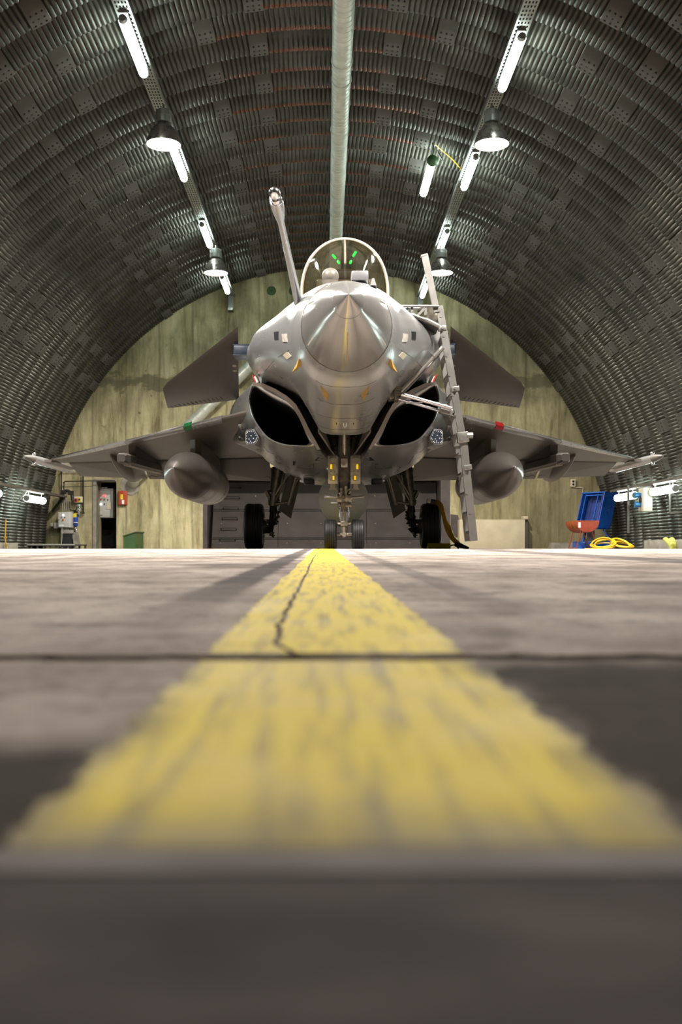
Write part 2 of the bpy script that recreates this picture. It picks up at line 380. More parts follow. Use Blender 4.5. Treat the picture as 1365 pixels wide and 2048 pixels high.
    def build(s, name, m, parent=None, angle=35, label=None, recalc=True):
        me = s.mesh(name, angle, recalc); me.materials.append(MT[m] if isinstance(m, str) else m)
        return link(name, me, parent, label)
def link(name, data, parent=None, label=None):
    o = bpy.data.objects.new(name, data); C.objects.link(o)
    if parent is not None: o.parent = parent
    if label: o['label'] = label
    return o
def tag(o, label, cat, group=None):
    o['label'] = label; o['category'] = cat
    if group: o['group'] = group
    return o
def thing(name, label, cat, loc=(0, 0, 0), rz=0.0, group=None):
    o = bpy.data.objects.new(name, None); C.objects.link(o); o.location = loc; o.rotation_euler = (0, 0, rz)
    o.empty_display_size = 0.1
    return tag(o, label, cat, group)
def structure(o, label=None):
    o['kind'] = 'structure'
    if label: o['label'] = label
    return o
def sempty(name, label=None):
    o = bpy.data.objects.new(name, None); C.objects.link(o); return structure(o, label)
def unshift(mb, parent):
    """bring vertices given in world space into the space of a parent thing"""
    r = parent
    while r.parent: r = r.parent
    mt = (M.Translation(r.location) @ r.rotation_euler.to_matrix().to_4x4()).inverted()
    mb.v = [tuple(mt @ V(p)) for p in mb.v]; return mb
def wb(mb, name, m, parent, angle=35, label=None):
    return unshift(mb, parent).build(name, m, parent, angle, label)

# ================================================================ THE SETTING
R0, DEP, PER, YC0 = 7.64, 0.30, 0.6257, 14.597      # vault radius, rib depth, rib period, a crest edge
YW = 27.6                                            # face of the back wall
# ---- floor: slabs on a faint ramp, joints between them, hangar floor behind
def zramp(y): return ZC - 0.079 + 0.00703 * y
def zfloor(y):
    if y < 9.4: return zramp(y)
    t = min(1, (y - 9.4) / 2.6); return zramp(9.4) * (1 - t * t * (3 - 2 * t))
ys = [9.4, 10.05, 10.7, 11.35, 12.0, 31.0]
mb = MB(); vs = []; fs = []
for y in ys: vs += [(-8.2, y, zfloor(y)), (8.2, y, zfloor(y))]
for i in range(len(ys) - 1): fs.append((2 * i, 2 * i + 1, 2 * i + 3, 2 * i + 2))
mb.add(vs, fs)
fl = structure(mb.build('floor', 'floor', recalc=False), 'grey stained concrete hangar floor')
def jag(x, amp, seed):
    return amp * (math.sin(x * 61 + seed) + 0.7 * math.sin(x * 137 + 2 * seed) + 0.5 * math.sin(x * 311 + 3 * seed)) / 2.2
def jx(x): # where the cross joint runs
    return 0.672 + 0.012 * x + jag(x, 0.007, 1.3)
def slab(name, bottom, top, left, right):
    """closed polygon from edge lists, top face follows the ramp, skirts go down"""
    poly = bottom + right + top[::-1] + left[::-1]
    n = len(poly); vs = [(x, y, zramp(y)) for x, y in poly] + [(x, y, zramp(y) - 0.05) for x, y in poly]
    m = MB(); m.add(vs, [tuple(range(n))] + [(i, n + i, n + (i + 1) % n, (i + 1) % n) for i in range(n)])
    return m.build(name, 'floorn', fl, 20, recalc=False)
xs = [-8.2, -3, -1.2] + [-0.6 + 0.012 * i for i in range(101)] + [1.2, 3, 8.2]
nearedge = [(x, 0.248 + jag(x, 0.003, 4.0)) for x in xs]
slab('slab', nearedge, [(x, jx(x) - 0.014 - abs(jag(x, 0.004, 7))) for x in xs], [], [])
cy = [0.69 + 0.01 * i for i in range(30)] + [1.0 + 0.08 * i for i in range(30)] + [3.5, 4.5, 6, 8, 9.4]
def crx(y):
    return -0.04 - 0.003 * y + jag(y * 0.6, 0.004, 2.2) + 0.022 * math.exp(-(y - 0.69) / 0.06)
xl = [x for x in xs if x < crx(0.69) - 0.004]; xr = [x for x in xs if x > crx(0.69) + 0.004]
bl = [(x, jx(x) + 0.012 + abs(jag(x, 0.005, 9))) for x in xl]; br = [(x, jx(x) + 0.012 + abs(jag(x, 0.005, 9))) for x in xr]
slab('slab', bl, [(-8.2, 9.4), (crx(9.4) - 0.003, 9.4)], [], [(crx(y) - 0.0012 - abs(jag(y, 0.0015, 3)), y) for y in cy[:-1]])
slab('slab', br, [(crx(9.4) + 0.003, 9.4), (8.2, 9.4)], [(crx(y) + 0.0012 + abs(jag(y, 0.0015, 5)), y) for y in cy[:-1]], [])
mb = MB(); mb.box2((-8.2, 0.2, zramp(0.2) - 0.09), (8.2, 9.5, zramp(0.2) - 0.045)); mb.build('joint_bed', 'dark', fl)
# guide line paint, one strip on every slab
def lx(y): return 0.0085 - 0.0026 * y
def strip(edge_l, edge_r, yy):
    m = MB(); vs = []; fs = []
    for i, y in enumerate(yy):
        a, b = edge_l(y), edge_r(y); nn = 8
        for k in range(nn + 1):
            x = a + (b - a) * k / nn; vs.append((x, y, zramp(y) + 0.0006))
    nn = 9
    for i in range(len(yy) - 1):
        for k in range(8): fs.append((i * nn + k, i * nn + k + 1, (i + 1) * nn + k + 1, (i + 1) * nn + k))
    m.add(vs, fs); return m
HW = 0.0905
yl = lambda y: lx(y) - HW + jag(y * 1.3, 0.005, 1.1)
yr = lambda y: lx(y) + HW + jag(y * 1.1, 0.005, 6.1)
lab = 'worn yellow guide line painted along the floor'
strip(yl, yr, [0.2535 + 0.005 * i for i in range(80)]).build('guide_line', 'yline', fl, 20, lab, recalc=False)
yy = [0.694 + 0.02 * i for i in range(40)] + [1.5 + 0.15 * i for i in range(50)] + [9.2, 9.39]
strip(yl, lambda y: crx(y) - 0.0028, yy).build('guide_line', 'yline', fl, 20, lab, recalc=False)
strip(lambda y: crx(y) + 0.0028, yr, yy).build('guide_line', 'yline', fl, 20, lab, recalc=False)
mb = MB(); vs = []; fs = []; yy = [9.41, 10.05, 10.7, 11.35, 12.0] + [13 + i for i in range(14)]
for y in yy: vs += [(lx(9.4) - HW, y, zfloor(y) + 0.0025), (lx(9.4) + HW, y, zfloor(y) + 0.0025)]
for i in range(len(yy) - 1): fs.append((2 * i, 2 * i + 1, 2 * i + 3, 2 * i + 2))
mb.add(vs, fs); mb.build('guide_line', 'yline', fl, 20, lab, recalc=False)
mb = MB(); mb.box2((-8.2, -3.0, -0.5), (8.2, 0.236, zramp(0.24) + 0.0002))
th_ = structure(mb.build('floor_threshold', 'apron', None, 20), 'dark grey concrete threshold in front of the yellow line')
mb = MB(); mb.box2((-8.2, 0.236, -0.2), (8.2, 0.2515, zramp(0.25) + 0.0007)); mb.build('threshold_edge', 'edgestrip', th_, 20)

# ---- vault of double-corrugated steel panels
ceil = sempty('ceiling', 'arched vault of dark corrugated steel panels')
PROF = [(0.0, R0 + 0.07), (0.05, R0 + 0.21), (0.14, R0 + DEP), (0.27, R0 + DEP), (0.43, R0 + 0.2), (0.55, R0 + 0.08), (0.65, R0 + 0.025), (0.78, R0 + 0.008), (0.88, R0 + 0.003), (0.93, R0), (0.985, R0 + 0.006), (1.0, R0 + 0.07)]
PITCH = 0.074 / R0
def panel_mesh(a0, a1, name, rust=0.0, sub=6):
    n = max(1, round((a1 - a0) / PITCH)); vs = []; fs = []; at = []
    cols = n * sub + 1; rows = len(PROF)
    for c in range(cols):
        a = a0 + (a1 - a0) * c / (cols - 1); ph = (c % sub) / sub
        d = 0.024 * (math.sin(PI * ph) ** 0.7 if 0 < ph < 1 else 0.0)
        for s_, r in PROF:
            rr = r - d; vs.append((rr * math.sin(a), (s_ - 1) * PER, rr * math.cos(a)))
            fade = max(0.0, min(1.0, (math.radians(17) - abs(a)) / math.radians(5)))
            at.append(rust * fade * (1.0 if s_ >= 0.88 else 0.0))
    for c in range(cols - 1):
        for k in range(rows - 1):
            fs.append((c * rows + k, c * rows + k + 1, (c + 1) * rows + k + 1, (c + 1) * rows + k))
    me = bpy.data.meshes.new(name); me.from_pydata(vs, [], fs)
    me.polygons.foreach_set('use_smooth', [True] * len(me.polygons)); me.set_sharp_from_angle(angle=math.radians(40))
    r = me.attributes.new('rust', 'FLOAT', 'POINT'); r.data.foreach_set('value', at)
    me.materials.append(MT['corr']); return me
def plate_mesh(name):
    m = MB(); ha = math.radians(1.02); rows = [(0.43, R0 + 0.17), (0.55, R0 + 0.045), (0.65, R0 - 0.006), (0.78, R0 - 0.024), (0.975, R0 - 0.032)]
    for off in (0.0,):
        vs = []
        for a in (-ha, ha):
            for th in (0.0, 0.014):
                vs += [((r - 0.004 + th) * math.sin(a), (s_ - 1) * PER, (r - 0.004 + th) * math.cos(a)) for s_, r in rows]
        q = len(rows); fs = []
        for k in range(q - 1):
            fs += [(k, k + 1, 2 * q + k + 1, 2 * q + k), (q + k, 3 * q + k, 3 * q + k + 1, q + k + 1), (k, q + k, q + k + 1, k + 1), (2 * q + k, 2 * q + k + 1, 3 * q + k + 1, 3 * q + k)]
        fs += [(0, 2 * q, 3 * q, q), (q - 1, 2 * q - 1, 4 * q - 1, 3 * q - 1)]
        m.add(vs, fs)
    me = m.mesh(name, 30); me.materials.append(MT['plate']); return me
def bolt_mesh(name):
    m = MB()
    for s_ in (0.63, 0.76, 0.90):
        for a in (-0.6, 0.0, 0.6):
            a = math.radians(a); c = V((math.sin(a), 0, math.cos(a))); y = (s_ - 1) * PER
            p = c * (R0 + {0.63: 0.0, 0.76: -0.022, 0.90: -0.034}[s_]) + V((0, y, 0)); m.cyl(p + c * 0.015, p - c * 0.012, 0.017, 0.013, 6)
    me = m.mesh(name, 30); me.materials.append(MT['line']); return me
deg = math.radians
ANG = {0: [7.6, 28.4, 49.2, 70.0], 1: [13.2, 34.1, 55.0, 76.0]}
PM = {}
for kind, a in ANG.items():
    b = [-90.0] + [-x for x in a[::-1]] + a + [90.0]
    PM[kind] = [panel_mesh(deg(b[i]), deg(b[i + 1]), 'corrugated_panel', 1.0 if i == 4 else 0.0) for i in range(9)]
    if kind == 1:                # the plates nearest the crown carry rust too
        pass
PLM = plate_mesh('splice_plate'); BLM = bolt_mesh('bolt_heads')
for k in range(-5, 21):
    y = YC0 + PER * k; kind = (k + 1) % 2
    for me in PM[kind]:
        o = link('corrugated_panel', me, ceil); o.location = (0, y, 0)
    for a in ANG[kind]:
        for sg in (-1, 1):
            o = link('splice_plate', PLM, ceil); o.location = (0, y, 0); o.rotation_euler = (0, deg(a * sg), 0)
            bh = link('bolt_heads', BLM, o)
# closing ring against the back wall
mb = MB(); ring = []
for r_, y in ((R0 + DEP, YC0 + PER * 20), (R0 + DEP, YW + 0.3)):
    ring.append([V((r_ * math.sin(deg(-90 + 2 * i)), y, r_ * math.cos(deg(-90 + 2 * i)))) for i in range(91)])
mb.loft(ring, closed=False); mb.build('end_ring', 'corr', ceil, 35, recalc=False)
# the vault goes on over the camera towards the open front
mb = MB(); secs = []
for k in range(-19, -5):
    for s_, r in PROF:
        if s_ in (0.65, 0.78, 0.88, 0.985): continue
        secs.append([V((r * math.sin(deg(-90 + 2.5 * i)), YC0 + PER * (k + s_ - 1), r * math.cos(deg(-90 + 2.5 * i)))) for i in range(73)])
mb.loft(secs, closed=False)
structure(mb.build('ceiling_front', 'corr', None, 30, recalc=False), 'corrugated vault continuing towards the open front')

# ---- back wall with the deflector recess and the doorway
RX0, RX1, RZ = -3.41, 3.45, 2.25
DX0, DX1, DZ = -6.36, -5.81, 1.86
Rw = R0 + 0.3
mb = MB()
def strip_wall(x0, x1, z0, n=8, y0=YW, y1=YW + 0.6):
    pts = [(x0, z0)] + [(x1, z0)]
    top = [(x1 + (x0 - x1) * i / n) for i in range(n + 1)]
    poly = [V((x0, y0, z0)), V((x1, y0, z0))] + [V((x, y0, math.sqrt(max(0.0, Rw * Rw - x * x)))) for x in top]
    mb.prism(poly, (0, y1 - y0, 0))
strip_wall(-7.9, DX0, 0.0, 14); strip_wall(DX0, DX1, DZ, 3); strip_wall(DX1, RX0, 0.0, 8)
strip_wall(RX0, RX1, RZ, 20); strip_wall(RX1, 7.9, 0.0, 18)
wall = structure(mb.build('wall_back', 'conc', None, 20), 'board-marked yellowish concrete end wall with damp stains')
# ---- recess with sloping steel deflector plates
rec = sempty('wall_recess', 'recess in the end wall lined with brown steel plates')
mb = MB(); mb.box2((RX0, YW + 0.02, 0), (RX0 + 0.12, YW + 2.6, RZ)); mb.build('jamb', 'jamb', rec)
mb = MB(); mb.box2((RX1 - 0.26, YW + 0.02, 0), (RX1 + 0.02, YW + 2.6, RZ)); mb.build('jamb', 'jamb', rec)
mb = MB(); mb.box2((RX0, YW + 0.1, RZ - 0.02), (RX1, YW + 2.8, RZ + 0.2)); mb.build('soffit', 'jamb', rec)
mb = MB(); mb.box2((RX0, YW + 2.6, -0.1), (RX1, YW + 2.8, RZ + 0.2)); mb.build('back_plate', 'jamb', rec)
def defl(x0, x1, s0, s1, lip=True):
    """one steel plate of the slope between heights s0 and s1"""
    f = lambda z: YW + 0.35 + 0.42 * z
    m = MB(); th = V((0, -0.03, 0.012))
    p = [V((x0, f(s0), s0)), V((x1, f(s0), s0)), V((x1, f(s1), s1)), V((x0, f(s1), s1))]
    m.prism(p, (0, -0.03, 0.008))
    if lip: m.bar((x0, f(s1) - 0.05, s1 - 0.01), (x1, f(s1) - 0.05, s1 - 0.01), 0.05, 0.03)
    m.build('deflector_plate', 'deflector', rec, 25)
    m = MB(); t = x0 + 0.25
    while t < x1 - 0.1:
        zc_ = (s0 + s1) / 2; p = V((t, f(zc_) - 0.03, zc_)); m.cyl(p, p + V((0, -0.02, 0.005)), 0.02, n=8); t += 0.95
    m.build('rivet_row', 'jamb', rec)
for x0, x1 in ((RX0 + 0.2, -1.35), (-1.34, 1.15), (1.16, RX1 - 0.28)):
    defl(x0, x1, 0.0, 0.30); defl(x0, x1, 0.31, 1.10); defl(x0, x1, 1.11, 1.9, False)
for k in range(7):
    z = 0.28 + 0.3 * k; f = YW + 0.32 + 0.42 * z; x0, x1 = -2.98 + 0.02 * k, -2.55 + 0.02 * k
    mb = MB(); mb.tube([(x0, f, z - 0.06), (x0, f - 0.1, z - 0.03), (x0, f - 0.11, z), (x1, f - 0.11, z), (x1, f - 0.1, z - 0.03), (x1, f, z - 0.06)], 0.013, 6)
    mb.build('ladder_rung', 'pipeb', rec, 30)
# ---- doorway
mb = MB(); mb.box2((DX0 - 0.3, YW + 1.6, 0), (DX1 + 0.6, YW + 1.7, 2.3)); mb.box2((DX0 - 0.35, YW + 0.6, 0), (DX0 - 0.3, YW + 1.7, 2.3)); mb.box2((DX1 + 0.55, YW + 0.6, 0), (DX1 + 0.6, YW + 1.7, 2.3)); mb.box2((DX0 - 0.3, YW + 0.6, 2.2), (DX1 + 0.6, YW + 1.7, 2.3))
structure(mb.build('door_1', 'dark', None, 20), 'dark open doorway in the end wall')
mb = MB(); mb.box2((DX0 - 0.10, YW - 0.03, 0), (DX0, YW + 0.3, DZ + 0.06)); mb.box2((DX0, YW - 0.03, DZ), (DX1, YW + 0.3, DZ + 0.06))
structure(mb.build('trim_1', 'kerb', None, 20), 'concrete surround of the doorway')
# ---- kerbs along the foot of the vault
mb = MB(); mb.box2((7.22, 12.0, 0), (8.0, 22.6, 0.19), 0.01); mb.build('kerb_block', 'kerb', fl, 30)
mb = MB(); mb.box2((-8.0, 12.0, 0), (-7.3, 23.6, 0.14), 0.01); mb.build('kerb_block', 'kerb', fl, 30)
# ================================================================ THE AIRCRAFT
Y0, XN, YAW = 8.2, 0.189, 0.0106
jet = thing('fighter_jet', 'grey twin-engine fighter jet with raised canards parked nose-on in the vault', 'aircraft', (XN, Y0, 0), -YAW)
def cx(D): return VX + F * (XN + YAW * (D - Y0)) / D
def A(px, py, D):                       # photo pixel at distance D -> aircraft space
    return V(((px - cx(D)) * D / F, D - Y0, ZC + (HZ - py) * D / F))
def mir(p, s): return V((p[0] * s, p[1], p[2]))
def mirl(l, s): return [mir(p, s) for p in l]

# nose cone and radome
def ring(y, r, z, n=40): return [V((r * math.sin(2 * PI * i / n), y, z + r * math.cos(2 * PI * i / n))) for i in range(n)]
mb = MB(); mb.loft([ring(0.0, 0.004, 2.114), ring(0.02, 0.014, 2.1145), ring(0.12, 0.054, 2.118), ring(0.22, 0.098, 2.122), ring(0.31, 0.137, 2.126), ring(0.322, 0.139, 2.1265), ring(0.33, 0.136, 2.1265), ring(0.332, 0.12, 2.1265)])
nc_ = mb.build('nose_cone', 'radome', jet, 50)
mb = MB(); mb.tube(ring(0.329, 0.134, 2.1265), 0.0045, 6, True); mb.build('cone_seam', 'line', nc_)
mb = MB(); prof = [(0.325, 0.124, 2.1265), (0.45, 0.162, 2.134), (0.6, 0.212, 2.144), (0.8, 0.268, 2.157), (1.0, 0.318, 2.172), (1.2, 0.362, 2.187), (1.4, 0.4, 2.203), (1.55, 0.427, 2.216), (1.7, 0.4525, 2.228)]
mb.loft([ring(y, r, z) for y, r, z in prof]); mb.build('radome', 'radome', jet, 50)
mb = MB()
for a in (25, -25, 62, -62, 118, -118):              # lightning strips
    a = math.radians(a); pts = []
    y0_, y1_ = (1.25, 1.5)
    for y, r, z in prof:
        if y0_ - 0.1 <= y <= y1_ + 0.1: pts.append(V((r * math.sin(a) * 1.004, y, z + r * math.cos(a) * 1.004)))
    mb.tube(pts, 0.006, 6)
mb.build('lightning_strip', 'white', jet)
mb = MB(); mb.tube([V((0, y, z - r * 1.003)) for y, r, z in prof[2:7]], 0.004, 5); mb.build('line_reflection', 'ochre', jet)  # ochre tube painting the guide line's reflection under the radome
mb = MB(); mb.tube([V((p.x * 1.002, p.y, p.z)) for p in ring(1.702, 0.4525, 2.228)], 0.004, 5, True); mb.build('panel_seam', 'line', jet)

# forward fuselage
ANGS = [0, 24, 46, 67, 82, 97, 110, 121, 131, 140, 148, 156, 163, 172, 180]
circ = lambda r, z, sx=1.0: [(r * sx * math.sin(math.radians(a)), z + r * math.cos(math.radians(a))) for a in ANGS]
FS = [
 (1.70, circ(0.4525, 2.228)),
 (1.95, [(x * 1.0, z) for x, z in circ(0.49, 2.235)]),
 (2.2, [(0, 2.80), (.21, 2.765), (.385, 2.66), (.515, 2.50), (.555, 2.37), (.56, 2.23), (.535, 2.1), (.50, 1.99), (.45, 1.9), (.40, 1.83), (.34, 1.77), (.27, 1.725), (.19, 1.7), (.1, 1.69), (0, 1.686)]),
 (2.8, [(0, 2.975), (.25, 2.94), (.46, 2.82), (.62, 2.62), (.675, 2.45), (.685, 2.3), (.66, 2.15), (.61, 2.03), (.55, 1.92), (.49, 1.83), (.43, 1.76), (.345, 1.69), (.26, 1.64), (.14, 1.6), (0, 1.594)]),
 (3.4, [(0, 3.06), (.33, 3.04), (.62, 2.88), (.83, 2.66), (.91, 2.51), (.91, 2.35), (.83, 2.2), (.72, 2.07), (.62, 1.95), (.54, 1.84), (.47, 1.72), (.38, 1.61), (.30, 1.55), (.18, 1.515), (0, 1.51)]),
 (3.95, [(0, 3.12), (.46, 3.12), (.74, 2.93), (1.0, 2.72), (1.09, 2.58), (1.09, 2.41), (.98, 2.26), (.83, 2.14), (.68, 2.03), (.56, 1.91), (.47, 1.76), (.37, 1.58), (.30, 1.48), (.19, 1.44), (0, 1.43)]),
 (4.12, [(0, 3.12), (.48, 3.12), (.78, 2.94), (1.06, 2.73), (1.15, 2.59), (1.145, 2.42), (1.03, 2.27), (.86, 2.16), (.69, 2.05), (.56, 1.93), (.465, 1.78), (.365, 1.59), (.30, 1.475), (.19, 1.43), (0, 1.42)]),
 (4.15, [(0, 3.12), (.48, 3.12), (.79, 2.94), (1.07, 2.73), (1.16, 2.59), (1.155, 2.42), (1.04, 2.27), (.865, 2.16), (.69, 2.05), (.56, 1.935), (.462, 1.79), (.40, 1.79), (.30, 1.79), (.19, 1.79), (0, 1.79)]),
 (4.7, [(0, 3.12), (.5, 3.12), (.87, 2.93), (1.16, 2.73), (1.255, 2.61), (1.25, 2.43), (1.13, 2.27), (.93, 2.165), (.70, 2.07), (.55, 1.96), (.45, 1.82), (.40, 1.8), (.30, 1.8), (.19, 1.8), (0, 1.8)]),
 (5.6, [(0, 3.3), (.45, 3.2), (.85, 2.98), (1.14, 2.76), (1.24, 2.62), (1.24, 2.44), (1.12, 2.28), (.93, 2.17), (.70, 2.07), (.55, 1.96), (.45, 1.82), (.40, 1.8), (.30, 1.8), (.19, 1.8), (0, 1.8)]),
 (8.0, [(0, 3.3), (.4, 3.2), (.8, 3.0), (1.1, 2.75), (1.2, 2.55), (1.2, 2.4), (1.1, 2.2), (.93, 2.1), (.70, 2.0), (.55, 1.9), (.45, 1.8), (.40, 1.7), (.30, 1.6), (.19, 1.6), (0, 1.6)]),
 (14.2, [(0, 2.7), (.3, 2.66), (.6, 2.55), (.9, 2.4), (1.0, 2.25), (1.0, 2.1), (.95, 2.0), (.85, 1.9), (.70, 1.8), (.55, 1.7), (.45, 1.65), (.40, 1.62), (.30, 1.6), (.19, 1.6), (0, 1.6)])]
def fsec(y, half, n=33):
    h = crom([(x, z, 0) for x, z in half], n)
    h[0].x = 0; h[-1].x = 0
    return [V((p.x, y, p.y)) for p in h] + [V((-p.x, y, p.y)) for p in h[-2:0:-1]]
secs = []
for k in range(len(FS)):
    secs.append(fsec(*FS[k]))
# intermediate rings for smoothness over the visible front
dense = []
vis = [i for i in range(7)]
for k in range(6):
    (ya, _), (yb, _) = FS[k], FS[k + 1]; g = lambda j: secs[max(0, min(6, j))]
    st = 4
    for q in range(st):
        u = q / st
        row = []
        for i in range(len(secs[0])):
            b, c = secs[k][i], secs[k + 1][i]; a = g(k - 1)[i]; d = g(k + 2)[i]
            ha = (c - a) * ((yb - ya) / max(1e-6, c.y - a.y)) if c.y != a.y else (c - b)
            hb = (d - b) * ((yb - ya) / max(1e-6, d.y - b.y)) if d.y != b.y else (c - b)
            u2, u3 = u * u, u ** 3
            row.append(b * (2 * u3 - 3 * u2 + 1) + ha * (u3 - 2 * u2 + u) + c * (-2 * u3 + 3 * u2) + hb * (u3 - u2))
        dense.append(row)
dense += secs[6:]
mb = MB(); mb.loft(dense)
fus = mb.build('fuselage', 'jet', jet, 40)
bpy.context.view_layer.update()
def bvh_of(o):
    bm = bmesh.new(); bm.from_mesh(o.data); t = BVHTree.FromBMesh(bm); bm.free(); return t
JM = M.Translation(jet.location) @ jet.rotation_euler.to_matrix().to_4x4(); JI = JM.inverted()
BF = bvh_of(fus)
def hit(bvh, px, py):                  # where a line of sight meets a surface, in aircraft space
    o = JI @ V((0, 0, ZC)); t = JI @ W(px, py, 10.0)
    p, n, i, d = bvh.ray_cast(o, (t - o).normalized())
    return p, n
def patch(pxs, name, m, parent, bvh, th=0.006, label=None):
    mb = MB(); pts = [];
    for px, py in pxs:
        p, n = hit(bvh, px, py)
        if p is None: return None
        pts.append((p, n))
    nn = sum((n for p, n in pts), V()).normalized()
    mb.prism([p - nn * 0.004 for p, n in pts], nn * (0.004 + th)); return mb.build(name, m, parent, 25, label)
for sg in (-1, 1):
    fx = (lambda x: x) if sg < 0 else (lambda x: 2 * 690.5 - x)
    patch([(fx(549), 664), (fx(558), 663), (fx(558), 679), (fx(550), 680)], 'sensor_window', 'blackp', fus, BF)
    patch([(fx(564), 668), (fx(574), 667), (fx(576), 684), (fx(566), 684)], 'access_panel', 'frame', fus, BF, 0.003)
    patch([(fx(566), 710), (fx(575), 703), (fx(583), 712), (fx(575), 719)], 'placard', 'cream', fus, BF, 0.003, 'small yellowish placard')
    mb = MB(); pts = [hit(BF, fx(x), y)[0] for x, y in ((578, 700), (572, 705), (560, 712), (546, 724), (531, 742))]
    mb.tube([p for p in pts if p], 0.003, 5); mb.build('panel_seam', 'line', fus)
    # vane covers on the nose flanks
    for poly, d in ((((600, 718), (602, 732), (593, 741), (590, 742)), 0.05), (((642, 771), (658, 790), (656, 796), (650, 792)), 0.045)):
        p0, n0 = hit(BF, fx(poly[0][0]), poly[0][1]); q = [hit(BF, fx(x), y)[0] for x, y in poly]
        if all(q):
            mb = MB(); tip = [q[0] + n0 * 0.012, q[1] + n0 * d, q[2] + n0 * d, q[3] + n0 * 0.012]
            mb.loft([[q[0], q[1], q[2], q[3]], tip]); mb.build('vane_cover', 'ochre', fus, 25, 'ochre cover on a nose vane')
pts = []
for y in (2.15, 2.75, 3.3, 3.8):                     # hoop seams under the nose
    row = []
    for i in range(-9, 10):
        p, n, _, _ = BF.ray_cast(V((i * 0.035, y, -1)), V((0, 0, 1)))
        if p: row.append(p)
    mb = MB(); mb.tube(row, 0.0028, 5); mb.build('panel_seam', 'line', fus)
for x in (-0.1, 0.1):
    p, n, _, _ = BF.ray_cast(V((x, 3.55, -1)), V((0, 0, 1))); mb = MB(); mb.box(p, (0.008, 0.12, 0.012)); mb.build('drain_slot', 'line', fus)
p, n, _, _ = BF.ray_cast(V((0, 3.55, -1)), V((0, 0, 1))); mb = MB(); mb.tube([p + V((-0.015, -0.08, 0)), p + V((-0.015, 0.06, -0.02)), p + V((0.0, 0.08, -0.03)), p + V((0.015, 0.06, -0.02)), p + V((0.015, -0.08, 0))], 0.005, 6); mb.build('drain_loop', 'white', fus)
# pitot mast under the chin
mb = MB(); mb.cyl((0, 4.10, 1.44), (0, 4.14, 1.18), 0.013, 0.010, 10)
for z in (1.38, 1.34, 1.30, 1.26): mb.cyl((0, 4.118, z), (0, 4.12, z - 0.015), 0.02, n=10)
mb.ball((0, 4.10, 1.44), 0.024); mb.build('antenna_mast', 'gearmid', fus)

# sensor ball, camera box and fin in front of the windscreen
q = A(661, 553, 10.95); mb = MB(); mb.ball(q, 0.094); mb.cyl(q + V((0, 0.02, -0.14)), q, 0.085, n=20); mb.build('sensor_ball', 'jetdark', fus, 50)
q = A(720, 552, 10.9); mb = MB(); mb.box(q + V((0, 0.08, -0.01)), (0.19, 0.3, 0.11), None, 0.025); mb.build('sensor_housing', 'jet', fus, 40)
q = A(747, 566, 10.7); mb = MB(); mb.loft([[q + V((x, y, -0.05)) for x, y in ((-.03, -.1), (.03, -.1), (.045, .12), (-.045, .12))], [q + V((x, y, 0.05)) for x, y in ((-.012, -.0), (.012, -.0), (.02, .1), (-.02, .1))]]); mb.build('temperature_probe', 'jet', fus, 40)

# windscreen, canopy and cockpit
def arch(y, hw, zb, za, n=28):
    return [V((-hw * math.cos(PI * i / n), y, zb + (za - zb) * math.sin(PI * i / n) ** 0.85)) for i in range(n + 1)]
secs = []
for i in range(13):
    t = i / 12; y = 2.80 + 1.0 * t
    secs.append(arch(y, 0.10 + 0.42 * t ** 0.62, 2.93 + 0.13 * t, 2.985 + 0.765 * (1 - (1 - t) ** 1.25)))
mb = MB(); mb.loft(secs, closed=False); mb.build('windscreen', 'canopy', jet, 60, recalc=False)
bow = arch(3.8, 0.52, 3.06, 3.75, 40)
mb = MB(); mb.tube(bow, 0.019, 8); mb.build('windscreen_bow', 'frame', jet, 60)
secs = [arch(3.82, 0.515, 3.06, 3.745), arch(4.3, 0.53, 3.06, 3.79), arch(4.8, 0.51, 3.06, 3.77), arch(5.3, 0.44, 3.06, 3.62), arch(5.8, 0.3, 3.06, 3.38), arch(6.1, 0.15, 3.06, 3.2)]
dsec = []
for k in range(len(secs) - 1):
    for q in range(3): dsec.append([a.lerp(b, q / 3) for a, b in zip(secs[k], secs[k + 1])])
dsec.append(secs[-1]); mb = MB(); mb.loft(dsec, closed=False); mb.build('canopy', 'canopy', jet, 60, recalc=False)
mb = MB(); mb.tube([V((0, 2.80 + 1.0 * t, 2.975 + 0.765 * (1 - (1 - t) ** 1.25))) for t in [0.3 + 0.7 * i / 10 for i in range(11)]], 0.010, 6); mb.build('windscreen_centre_strip', 'gearmid', jet)
seat = MB(); seat.box((0, 4.75, 3.3), (0.46, 0.16, 0.5), M.Rotation(-0.25, 3, 'X'), 0.04); seat.box((0, 4.72, 3.52), (0.34, 0.14, 0.22), M.Rotation(-0.25, 3, 'X'), 0.05); seat.build('ejection_seat', 'seat', jet)
mb = MB(); mb.loft([[V((x, 3.15, 3.02)) for x in (-.3, .3)] + [V((.3, 3.15, 3.0)), V((-.3, 3.15, 3.0))], [V((-.32, 3.4, 3.16)), V((.32, 3.4, 3.16)), V((.34, 3.4, 3.0)), V((-.34, 3.4, 3.0))], [V((-.34, 3.62, 3.16)), V((.34, 3.62, 3.16)), V((.36, 3.62, 3.0)), V((-.36, 3.62, 3.0))]]); mb.build('instrument_coaming', 'seat', jet, 30)
mb = MB(); mb.box((0, 3.5, 3.2), (0.2, 0.25, 0.1), None, 0.02); mb.build('display_unit', 'bay', jet)
for (xa, ya), (xb, yb) in (((666, 510), (671, 516)), ((676, 522), (678.5, 526)), ((712, 504), (707, 512)), ((702.5, 522), (701, 526))):
    mb = MB(); mb.tube([A(xa, ya, 11.78), A(xb, yb, 11.74)], 0.014, 8); mb.build('display_light', 'ggreen', jet, 40, 'glowing green light behind the windscreen')

